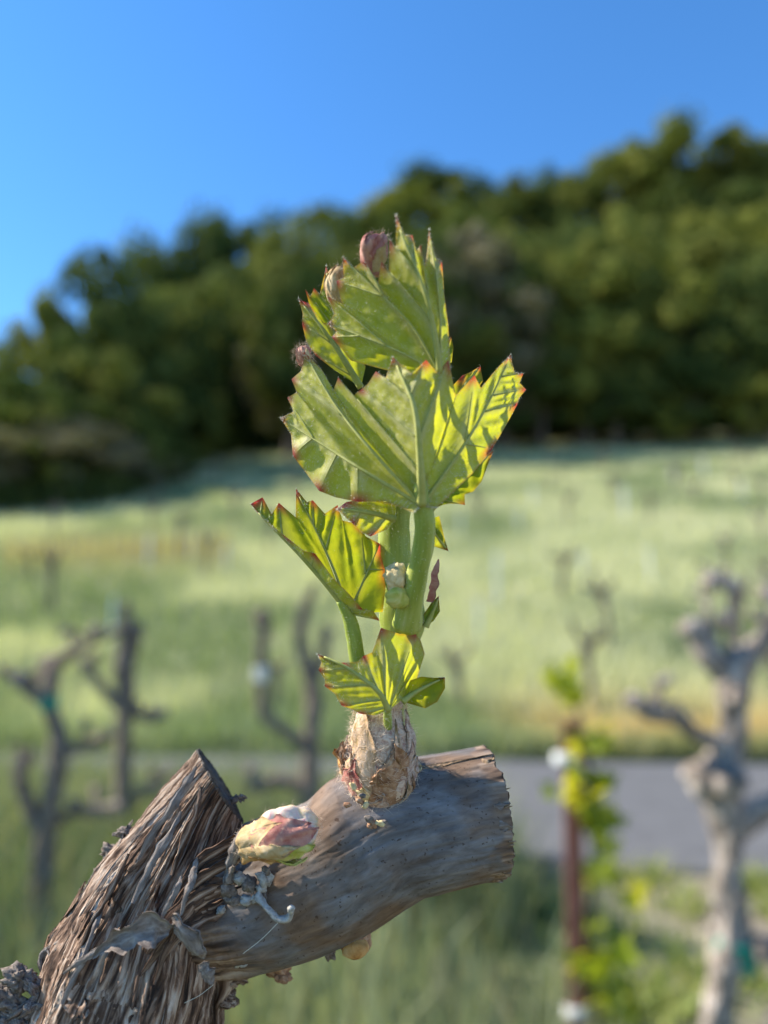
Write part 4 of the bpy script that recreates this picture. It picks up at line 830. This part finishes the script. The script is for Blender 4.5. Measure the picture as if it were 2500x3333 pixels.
bud2 = scaly_bud(1160, 3062, .1125, 58, 50, 75, M['scale'], [M['scale'], M['dead_cut'], M['crumb']], 9, 4); pblob('bud_scale', 1158, 3088, .1105, 44, 30, 10, M['bs_orange'], bud2, noise=.1, freq=2, seed=5); pblob('bud_scale', 1196, 2990, .1135, 22, 34, -20, M['crumb'], bud2, noise=.4, freq=2, seed=8)

M['wooly'] = noise_mat('woolly_scale', [(0.30, (0.30, 0.22, 0.05)), (0.42, (0.44, 0.28, 0.15)), (0.55, (0.56, 0.39, 0.26)), (0.7, (0.62, 0.47, 0.35))], 0.8, 9, 0.9, 0.9, 0.0005, attr='st', warp=1.0)
# ---- shoot: collar, stem, petioles
def soft(amp, a): return bark_disp(amp, a, .6)
col_ = tube('shoot_collar', PR([(1225, 2660, .1180, 104), (1228, 2600, .1155, 112), (1232, 2540, .1128, 112), (1238, 2480, .1107, 110), (1240, 2430, .1099, 100), (1238, 2385, .1097, 88), (1238, 2340, .1099, 78), (1240, 2295, .1104, 68), (1248, 2255, .1111, 60), (1256, 2225, .1116, 40)]), M['collar'], VINE, 130, 130, lambda S, T, R: .00030*fbm(np.stack([np.cos(T)*2.4, np.sin(T)*2.4, S*700], -1), 4) + .00016*np.tanh(4*np.sin(S*1100+1.5*np.cos(T)+T)))
gcx = o_g[col_.name]
for k, (f0, f1, th, W, mt, lift) in enumerate([
    (.12, .36, -62, 34, 'tan', .0005), (.16, .46, 52, 38, 'crumb', .0003), (.30, .58, -50, 38, 'bs_pink', .0004), (.30, .48, 4, 30, 'collar', .0003), (.32, .66, 70, 40, 'collar', .0003),
    (.46, .84, -48, 40, 'wooly', .0006), (.42, .68, 22, 46, 'scale', .0006), (.44, .82, 84, 34, 'collar', .0006), (.40, .64, -86, 15, 'scale', .0014), (.38, .56, -98, 12, 'bs_orange', .0016), (.44, .74, 34, 20, 'wooly', .0004)]):
    shell('bud_scale', gcx, f0, f1, th, W*.9, M[mt], col_, lift=lift, off=.0003, thick=.00025, jag=.55, seed=k+3, point=.45)
for k in range(16):
    f0 = rng.uniform(.18, .56); shell('bud_scale', gcx, f0, f0+rng.uniform(.06, .16), rng.uniform(-105, 105), rng.uniform(5, 15), M[['tan', 'scale', 'wooly', 'collar'][k % 4]], col_, lift=rng.uniform(.0002, .0007), off=.00045, thick=.0002, jag=.8, seed=k+50, point=rng.uniform(.3, .6), n=10, m=7)
for k, (x, y, r_) in enumerate([(1170, 2605, 12), (1190, 2620, 10), (1200, 2665, 13), (1215, 2680, 12), (1238, 2680, 12), (1250, 2676, 8), (1205, 2690, 9), (1150, 2560, 12), (1180, 2590, 9), (1130, 2620, 10)]):
    pblob('bark_crumb', x, y, .1048 if y < 2640 else .1052, r_*1.3, r_*.8, rng.uniform(-60, 60), M[['scale', 'tan', 'crumb'][k % 3]], col_, noise=.4, freq=2.2, seed=k+70, n=10)
ii = rng.integers(25, 126, 5200); jj = rng.integers(0, 130, 5200)
tg = np.cross(gcx['T'][ii], gcx['N'][ii, jj]); hairs('wool', gcx['V'][ii, jj]+gcx['N'][ii, jj]*.0006, gcx['N'][ii, jj], M['wool_tan'], col_, .0004, .0018, .000016, .5, tang=tg+.5*rng.normal(size=(5200, 3)))
shoot = tube('shoot_stem', PR([(1245, 2370, .1105, 60), (1268, 2250, .1124, 54), (1290, 2150, .1128, 54), (1304, 2080, .1120, 62), (1310, 2010, .1104, 74), (1303, 1950, .1096, 70), (1290, 1890, .1094, 56), (1284, 1800, .1095, 52), (1284, 1700, .1096, 51), (1296, 1600, .1090, 42), (1312, 1500, .1078, 28), (1350, 1370, .1046, 17), (1396, 1280, .1010, 13), (1432, 1215, .0985, 12)]), M['stem'], VINE, 130, 36, soft(.00013, 700))
def petiole(pts, nS=40):
    return tube('petiole', PR(pts), M['stem'], shoot, nS, 20, soft(.00006, 1500))
pet3 = petiole([(1325, 2030, .1075, 50), (1338, 1960, .1050, 40), (1358, 1870, .1030, 35), (1380, 1760, .1012, 34), (1382, 1690, .1003, 34), (1372, 1620, .0996, 28), (1366, 1540, .0988, 19)])
pet2 = petiole([(1240, 2320, .1090, 30), (1195, 2240, .1084, 27), (1165, 2150, .1078, 26), (1152, 2075, .1070, 25), (1134, 2005, .1066, 22), (1105, 1955, .1060, 12)])
pet1 = petiole([(1264, 2410, .1092, 15), (1263, 2365, .1070, 15), (1262, 2330, .1054, 14), (1258, 2300, .1038, 10)], 24)
pblob('axillary_bud', 1290, 1880, .1040, 38, 48, 12, M['tan'], shoot, noise=.28, freq=2.0, seed=2, n=22); pblob('axillary_bud', 1296, 1945, .1035, 42, 36, 0, M['bs_green'], shoot, noise=.2, freq=1.8, seed=3)
ribbon('stipule', [(1400, 1960, .107, 10), (1412, 1900, .1065, 14), (1420, 1850, .1065, 9), (1428, 1820, .107, 3)], M['bs_pink'], shoot, thick=.0002, rough=.4, seed=9)
for o in (shoot, pet3, pet2, pet1):
    g_ = o_g[o.name]; n_ = {0: 2600}.get(0) if o is shoot else 700
    ii = rng.integers(1, g_['V'].shape[0]-1, n_); jj = rng.integers(0, g_['V'].shape[1], n_)
    hairs('wool', g_['V'][ii, jj], g_['N'][ii, jj], M['wool'], o, .00015, .0007 if o is shoot else .00045, .000011, .9)

# ---- leaves
def leaf(mid, left, right, under=True, pleat=.0011, name='leaf', nR=22, nA=7, parent=None, veins=True, bulge=.0, red=1.0, seed=0, midr=12, fuzz=500, mat=None, lobes=None, pleat_r=None):
    """mid: midrib (px,py,d) base->tip; left/right: margin points (m, px, py, d, 'T'|'S') base->tip, m = where on the midrib the ray starts"""
    md = np.array([[a, b, d_*1e5, 1] for a, b, d_ in mid], float); MC = catmull(md, 60); mpt = np.array([P(a, b, d_/1e5) for a, b, d_, _ in MC])
    tip = mid[-1]
    lob = {}
    for nm_, pts_ in (lobes or {}).items():
        lc = catmull(np.array([[a, b, d_*1e5, 1] for a, b, d_ in pts_], float), 60); lob[nm_] = np.array([P(a, b, d_/1e5) for a, b, d_, _ in lc])
    def mp(m):
        if isinstance(m, tuple): L_, m = lob[m[0]], m[1]
        else: L_ = mpt
        x = np.clip(m, 0, 1)*59; i = min(int(x), 58); return L_[i]*(1-(x-i)) + L_[i+1]*(x-i)
    allV = []; allF = []; edge = []; vein = []; off = 0; vlist = []; fz = []
    for sidx, marg in enumerate((left, right)):
        if not marg: continue
        rays = [(m, np.array(P(a, b, d_)), t) for m, a, b, d_, t in marg] + [(1.0, np.array(P(*tip)), 'T')]
        def key(m): return m[0] if isinstance(m, tuple) else None
        full = [rays[0]]
        for k in range(1, len(rays)):
            if key(rays[k][0]) != key(rays[k-1][0]):
                e_ = full[-1] if full[-1][2] == 'S' else rays[k]
                full.append((0.0, e_[1], 'S'))
            full.append(rays[k])
        rays = full
        O, E, ph, tt, am = [], [], [], [], []
        seg = [np.linalg.norm(rays[k+1][1]-rays[k][1]) for k in range(len(rays)-1)]
        for k in range(len(rays)-1):
            (m0, e0, t0), (m1, e1, t1) = rays[k], rays[k+1]
            for q in np.linspace(0, 1, nA, endpoint=False):
                O.append(mp(m0)*(1-q)+mp(m1)*q); c = (1-math.cos(math.pi*q))/2
                # teeth slightly rounded on their flanks
                qq = q**1.25 if t0 == 'S' and t1 != 'S' else (1-(1-q)**1.25 if t0 != 'S' and t1 == 'S' else q)
                E.append(e0+(e1-e0)*qq); PV = {'T': 1.0, 't': .55, 'S': 0.0}; a0, a1 = PV[t0], PV[t1]; ph.append(a0+(a1-a0)*c); b0, b1 = float(t0 != 'S'), float(t1 != 'S'); tt.append(b0+(b1-b0)*q); s0_ = seg[k]; sp_ = seg[max(k-1, 0)]; sn_ = seg[min(k+1, len(seg)-1)]; am.append(min(1.0, ((sp_+s0_)*.5*(1-q)+(s0_+sn_)*.5*q)/.0030))
        O.append(mp(rays[-1][0])); E.append(rays[-1][1]); ph.append(1.0); tt.append(1.0); am.append(am[-1])
        O, E, ph, tt, am = map(np.array, (O, E, ph, tt, am)); nA_ = len(O); v = np.linspace(0, 1, nR)
        G = O[:, None] + (E-O)[:, None]*v[None, :, None]
        L = np.linalg.norm(E-O, axis=1)
        prof = np.sin(np.clip(v*1.15, 0, 1)*math.pi*.62)**1.1
        sgn = -1.0 if under else 1.0
        tow = -FWD    # veins are ridges on the underside, furrows between them
        G = G + tow[None, None]*((pleat_r if (pleat_r is not None and sidx == 1) else pleat)*am[:, None]*(ph-.5)[:, None]*prof[None]*(1 if under else -1))[..., None]
        fl = np.cos(2*math.pi*np.arange(nA_)/nA) ; G = G + tow[None, None]*(.00026*(am*fl)[:, None]*np.sin(math.pi*v)[None])[..., None]
        G = G + tow[None, None]*(bulge*np.sin(math.pi*v)[None]*np.ones(nA_)[:, None])[..., None]
        G = G + tow[None, None]*(.00020*fbm(G*620+seed*5, 3)*np.sin(math.pi*np.clip(v, 0, 1))[None]**.5)[..., None]
        idx = np.arange(nA_*nR).reshape(nA_, nR) + off
        q = np.stack([idx[:-1, :-1], idx[1:, :-1], idx[1:, 1:], idx[:-1, 1:]], -1).reshape(-1, 4)
        if (sidx == 1) != under: q = q[:, ::-1]
        allV.append(G.reshape(-1, 3)); allF.append(q); off += nA_*nR
        mm = np.clip((v[None]-(1-.0005/np.maximum(L, 1e-4))[:, None])/(.0005/np.maximum(L, 1e-4))[:, None], 0, 1)
        tipm = np.clip((v[None]-(1-.0016/np.maximum(L, 1e-4))[:, None])/(.0014/np.maximum(L, 1e-4))[:, None], 0, 1)*np.clip(tt*2.2-1.05, 0, 1)[:, None]
        edge.append((np.clip(np.maximum(mm*.38, tipm), 0, 1)*red).ravel())
        dv = np.clip((ph-.66)/.34, 0, 1)**1.6; vein.append((dv[:, None]*np.clip(1.15-v, 0, 1)[None]**.6 + np.exp(-(v*L[:, None]/.0006)**2)*.8).clip(0, 1).ravel())
        for k, r_ in enumerate(rays[:-1]):
            if r_[2] != 'S': vlist.append((G[k*nA], L[k*nA]))
        w_ = rng.integers(0, nA_, fuzz); z_ = np.clip(rng.beta(1.4, 1.0, fuzz)*nR, 0, nR-1).astype(int); fz.append(G[w_, z_])
    o = mk(name, np.concatenate(allV), [np.concatenate(allF)], mat or M['leaf'], parent or shoot, attrs={'edge': np.concatenate(edge), 'vein': np.concatenate(vein)})
    if veins:
        side = (-FWD if under else FWD)
        Kc = np.column_stack([mpt[::6]+side*.00006, np.linspace(midr, 3, len(mpt[::6]))*mid[0][2]/F])
        tube('midrib', Kc, M['vein'], o, 30, 8)
        for L_ in lob.values():
            Kc = np.column_stack([L_[::5]+side*.00005, np.linspace(midr*.42, 2.0, len(L_[::5]))*mid[0][2]/F]); tube('vein', Kc, M['vein'], o, 26, 8)
        for line, L in vlist:
            if L < .002: continue
            pts = line[1:int(nR*.86):3]; Kc = np.column_stack([pts+side*.00004, np.linspace(3.4, 1.0, len(pts))*.105/F]); tube('vein', Kc, M['vein'], o, 14, 6)
    if fuzz:
        p = np.concatenate(fz); hairs('wool', p, np.tile(-FWD if under else FWD, (len(p), 1)), M['wool'], o, .00012, .00050, .000015, 1.0)
    return o

T, S_ = 'T', 'S'
# big front leaf, keel towards us
leaf([(1373, 1645, .0990), (1366, 1482, .0966), (1352, 1339, .0962), (1315, 1241, .0974), (1279, 1164, .0990)],
     [(0, 1344, 1668, .0977, S_), (('a', .10), 1255, 1632, .1000, S_), (('a', .28), 1165, 1634, .1023, 'T'), (('a', .36), 1090, 1618, .1042, S_), (('a', .46), 1040, 1598, .1051, T), (('a', .58), 992, 1535, .1063, S_), (('a', .68), 955, 1484, .1072, T), (('a', .82), 946, 1412, .1075, S_), (('a', 1), 915, 1362, .1082, T), (('a', .82), 955, 1338, .1072, S_), (('a', .66), 935, 1294, .1077, 't'), (('a', .36), 966, 1276, .1069, S_),
      (('b', .52), 950, 1236, .1074, T), (('b', .74), 980, 1205, .1066, S_), (('b', 1), 990, 1146, .1063, T), (('b', .72), 1046, 1200, .1049, S_), (('b', .34), 1085, 1268, .1039, S_), (.26, 1102, 1230, .1035, T), (.34, 1146, 1290, .1024, S_), (.44, 1174, 1270, .1016, T), (.52, 1196, 1250, .1011, S_), (.62, 1224, 1210, .1004, T), (.78, 1254, 1232, .0996, S_)],
     [(0, 1425, 1652, .0987, S_), (('c', .14), 1540, 1540, .1020, S_), (('c', .34), 1602, 1462, .1038, 't'), (('c', .46), 1650, 1380, .1052, S_), (('c', .58), 1684, 1316, .1062, T), (('c', .64), 1690, 1296, .1064, S_), (('c', .70), 1712, 1268, .1070, T), (('c', .78), 1692, 1246, .1064, S_), (('c', .84), 1703, 1216, .1067, 't'), (('c', .92), 1676, 1212, .1060, S_), (('c', 1), 1661, 1156, .1059, T), (('c', .74), 1617, 1200, .1043, S_), (('c', .46), 1566, 1262, .1028, S_), (('c', .34), 1544, 1222, .1021, T), (.10, 1484, 1286, .1004, S_), (.44, 1459, 1172, .0984, T), (.54, 1424, 1212, .0978, S_), (.66, 1387, 1172, .0972, T), (.82, 1342, 1216, .0963, S_)],
     under=True, pleat=.0010, pleat_r=.0003, midr=17, seed=1, fuzz=3600, nR=30,
     lobes={'a': [(1373, 1645, .0990), (1230, 1560, .0998), (1070, 1460, .1034), (915, 1362, .1082)], 'b': [(1373, 1645, .0990), (1240, 1500, .0992), (1100, 1330, .1026), (990, 1146, .1062)], 'c': [(1373, 1645, .0990), (1490, 1480, .1004), (1590, 1310, .1032), (1661, 1156, .1059)]})
# upper leaf, folded like a fan
leaf([(1432, 1215, .0983), (1408, 1050, .0965), (1365, 900, .0953), (1322, 800, .0953), (1289, 708, .0961)],
     [(0, 1340, 1215, .0998, S_), (('a', .2), 1254, 1200, .1013, S_), (('a', .35), 1142, 1170, .1031, S_), (('a', .6), 1080, 1098, .1036, 't'), (('a', .75), 1096, 1075, .1031, S_), (('a', 1), 1070, 1056, .1034, T), (('a', .7), 1088, 1016, .1026, S_), (('a', .35), 1067, 966, .1025, 't'), (('b', .25), 1112, 985, .1018, S_), (('b', .55), 1095, 915, .1015, 't'), (('b', .75), 1118, 900, .1009, S_), (('b', 1), 1118, 842, .1003, T), (('b', .74), 1150, 866, .0999, S_), (('b', .55), 1186, 856, .0991, T), (('b', .2), 1230, 920, .0990, S_), (.34, 1242, 856, .0981, T), (.48, 1266, 896, .0980, S_), (.62, 1268, 786, .0970, T), (.8, 1289, 806, .0967, S_)],
     [(0, 1468, 1195, .0994, S_), (('c', .25), 1460, 1054, .0999, S_), (('c', .5), 1446, 945, .1000, S_), (('c', .72), 1438, 858, .1002, T), (('c', .86), 1415, 835, .0995, S_), (('c', 1), 1396, 753, .0995, T), (('c', .7), 1388, 842, .0986, S_), (('c', .35), 1368, 910, .0975, S_), (.42, 1370, 802, .0982, T), (.56, 1354, 815, .0976, S_), (.7, 1342, 768, .0975, T), (.86, 1316, 764, .0967, S_)],
     under=True, pleat=.0017, pleat_r=.0010, midr=11, seed=2, fuzz=3000, nR=28,
     lobes={'a': [(1432, 1215, .0983), (1310, 1150, .0990), (1190, 1100, .1006), (1070, 1056, .1032)], 'b': [(1432, 1215, .0983), (1340, 1060, .0976), (1220, 940, .0986), (1118, 842, .1004)], 'c': [(1432, 1215, .0983), (1432, 1040, .0980), (1418, 880, .0980), (1396, 753, .0982)]})
# yellow leaf behind on the left and small unfolding ones behind it
leaf([(1175, 1262, .1105), (1100, 1140, .1102), (1035, 1050, .1100), (972, 974, .1102)],
     [(0, 1090, 1204, .1108, S_), (.1, 1030, 1160, .1110, T), (.3, 997, 1112, .1110, S_), (.45, 984, 1056, .1110, T), (.7, 985, 1020, .1108, S_)],
     [(0, 1190, 1190, .1108, S_), (.2, 1140, 1110, .1110, S_), (.35, 1078, 1052, .1110, T), (.5, 1050, 1050, .1108, S_), (.75, 1006, 990, .1106, T)], under=True, pleat=.0008, seed=3, fuzz=300)
leaf([(1120, 1150, .1125), (1090, 1020, .1122), (1070, 930, .1120), (1061, 864, .1120)],
     [(0, 1050, 1110, .1126, S_), (.1, 1012, 1010, .1128, S_), (.2, 993, 940, .1128, T), (.35, 1010, 968, .1126, S_), (.45, 1022, 936, .1126, T), (.6, 1042, 960, .1124, S_)],
     [(0, 1160, 1100, .1126, S_), (.5, 1110, 980, .1124, S_), (.8, 1086, 930, .1122, S_)], under=False, pleat=.0008, seed=4, fuzz=250)
# folded leaf on the left: near half shows its woolly underside, far half its upper face
leaf([(1136, 1996, .1066), (1060, 1900, .1054), (970, 1800, .1048), (885, 1715, .1048), (815, 1640, .1054)],
     [(0, 1236, 2022, .1052, T), (0, 1216, 1988, .1046, S_), (.05, 1180, 1985, .1040, T), (.15, 1140, 1935, .1034, S_), (.3, 1085, 1880, .1030, S_), (.45, 1024, 1802, .1030, T), (.55, 990, 1792, .1032, S_), (.66, 932, 1750, .1034, T), (.78, 890, 1714, .1040, S_), (.88, 836, 1668, .1048, T)],
     [(0, 1246, 1990, .1072, S_), (('a', .6), 1262, 1854, .1078, 't'), (('a', 1), 1236, 1770, .1080, T), (('a', .8), 1190, 1745, .1078, S_), (('a', .5), 1172, 1708, .1078, T), (('a', .3), 1116, 1694, .1074, S_), (('b', .5), 1099, 1644, .1074, 't'), (('b', .62), 1058, 1672, .1070, S_), (('b', .7), 1018, 1628, .1070, 't'), (('b', .8), 1000, 1634, .1068, S_), (('b', 1), 962, 1590, .1068, T), (('b', .6), 964, 1684, .1062, S_), (.70, 906, 1636, .1062, T), (.8, 886, 1674, .1058, S_), (.9, 853, 1618, .1060, T)],
     under=False, pleat=.0012, seed=5, fuzz=900, nR=26, lobes={'a': [(1136, 1996, .1066), (1170, 1920, .1068), (1205, 1840, .1074), (1236, 1770, .1080)], 'b': [(1136, 1996, .1066), (1085, 1850, .1060), (1020, 1710, .1064), (962, 1590, .1068)]})
# woolly little leaf under the front leaf
leaf([(1286, 1690, .1045), (1220, 1672, .1035), (1160, 1662, .1035), (1098, 1656, .1042)],
     [(0, 1262, 1722, .1042, S_), (.2, 1206, 1746, .1040, T), (.4, 1172, 1730, .1040, S_), (.6, 1148, 1704, .1040, T), (.8, 1120, 1680, .1042, S_)],
     [(0, 1290, 1640, .1046, S_), (.3, 1192, 1622, .1044, S_), (.6, 1128, 1634, .1044, T)], under=True, pleat=.0006, seed=6, fuzz=700)
# lowest leaf: grey folded side on the left, glowing panel on the right, round lobe
leaf([(1266, 2312, .1038), (1215, 2235, .1022), (1140, 2180, .1022), (1034, 2128, .1036)],
     [(0, 1218, 2330, .1040, S_), (.05, 1172, 2322, .1044, T), (.12, 1142, 2308, .1046, S_), (.2, 1112, 2296, .1048, T), (.3, 1090, 2260, .1050, S_), (.42, 1057, 2232, .1052, T), (.5, 1058, 2212, .1050, S_), (.62, 1037, 2180, .1050, T), (.8, 1046, 2158, .1044, S_)],
     [(0, 1345, 2248, .1072, S_), (0, 1383, 2130, .1090, S_), (0, 1370, 2086, .1090, S_), (0, 1352, 2062, .1080, T), (.04, 1300, 2064, .1062, S_), (.1, 1240, 2042, .1044, T), (.2, 1212, 2124, .1042, S_), (.32, 1184, 2134, .1036, T), (.44, 1162, 2155, .1034, S_), (.58, 1114, 2156, .1034, T), (.74, 1084, 2170, .1036, S_)],
     under=True, pleat=.0006, seed=7, fuzz=700, midr=11)
leaf([(1310, 2285, .1055), (1350, 2255, .1062), (1400, 2228, .1066), (1448, 2206, .1066)],
     [(0, 1335, 2215, .1052, S_), (.4, 1372, 2202, .1058, S_), (.75, 1410, 2206, .1064, S_)],
     [(0, 1325, 2288, .1056, S_), (.3, 1384, 2306, .1064, S_), (.6, 1424, 2284, .1068, S_), (.85, 1449, 2240, .1068, S_)], under=False, pleat=.0, bulge=-.0006, seed=8, fuzz=60, red=.7)
# darker leaves behind the stem on the right
leaf([(1400, 1660, .1120), (1470, 1590, .1128), (1540, 1530, .1132), (1606, 1468, .1134)],
     [(0, 1400, 1600, .1124, S_), (.5, 1490, 1530, .1130, S_)],
     [(0, 1464, 1634, .1128, S_), (.2, 1514, 1644, .1132, T), (.35, 1512, 1610, .1132, S_), (.5, 1540, 1600, .1134, S_), (.75, 1568, 1566, .1136, S_)], under=False, pleat=.0004, seed=9, fuzz=60, red=.7)
leaf([(1390, 1690, .1110), (1412, 1730, .1114), (1436, 1765, .1116), (1460, 1794, .1116)], [(0, 1430, 1680, .1112, S_), (.5, 1446, 1748, .1116, S_)], [(0, 1380, 1740, .1112, S_), (.5, 1410, 1778, .1116, S_)], under=False, pleat=.0002, seed=10, fuzz=40, red=.7)
leaf([(1385, 2040, .1085), (1405, 2000, .1085), (1418, 1970, .1085), (1428, 1940, .1085)], [(0, 1378, 2000, .1085, S_), (.6, 1404, 1962, .1085, S_)], [(0, 1412, 2020, .1085, S_), (.5, 1432, 1990, .1086, S_)], under=False, pleat=.0002, seed=11, fuzz=40, red=.8)
leaf([(1470, 1330, .1090), (1505, 1270, .1094), (1535, 1225, .1096), (1564, 1192, .1098)], [(0, 1460, 1270, .1092, S_), (.5, 1505, 1222, .1096, T), (.75, 1530, 1212, .1096, S_)], [(0, 1520, 1320, .1094, S_), (.6, 1572, 1240, .1098, S_)], under=False, pleat=.0004, seed=12, fuzz=40)
leaf([(1440, 1190, .1080), (1455, 1150, .1084), (1466, 1120, .1084), (1468, 1095, .1084)], [(0, 1430, 1150, .1084, S_)], [(0, 1470, 1180, .1084, S_), (.5, 1476, 1130, .1084, S_)], under=False, pleat=.0, seed=13, fuzz=0, red=.6, veins=False)
# unopened leaves showing between the blades
sc6 = [(.05, .8, -50, 50, 'bs_pink', .0003), (.05, .7, 40, 46, 'bs_cream', .0003), (.3, .98, -5, 40, 'bs_pink', .0002)]
wrapped_bud('unopened_leaf', [(1214, 900, .1016, 24), (1212, 860, .1014, 34), (1222, 815, .1013, 40), (1236, 785, .1014, 30), (1246, 768, .1016, 12)], sc6, 'bs_pink', shoot, 21)
wrapped_bud('unopened_leaf', [(1108, 1000, .1042, 22), (1092, 950, .1040, 28), (1094, 910, .1040, 28), (1112, 884, .1042, 20), (1124, 874, .1044, 8)], [(a, b, c, d, 'bs_cream', e) for a, b, c, d, _, e in sc6], 'bs_cream', shoot, 31)
wrapped_bud('unopened_leaf', [(1002, 1190, .1072, 14), (992, 1165, .1068, 22), (986, 1142, .1068, 20), (982, 1128, .1069, 8)], sc6[:2], 'bs_pink', shoot, 41)
print('objects', len(bpy.data.objects), 'vines', nvine)
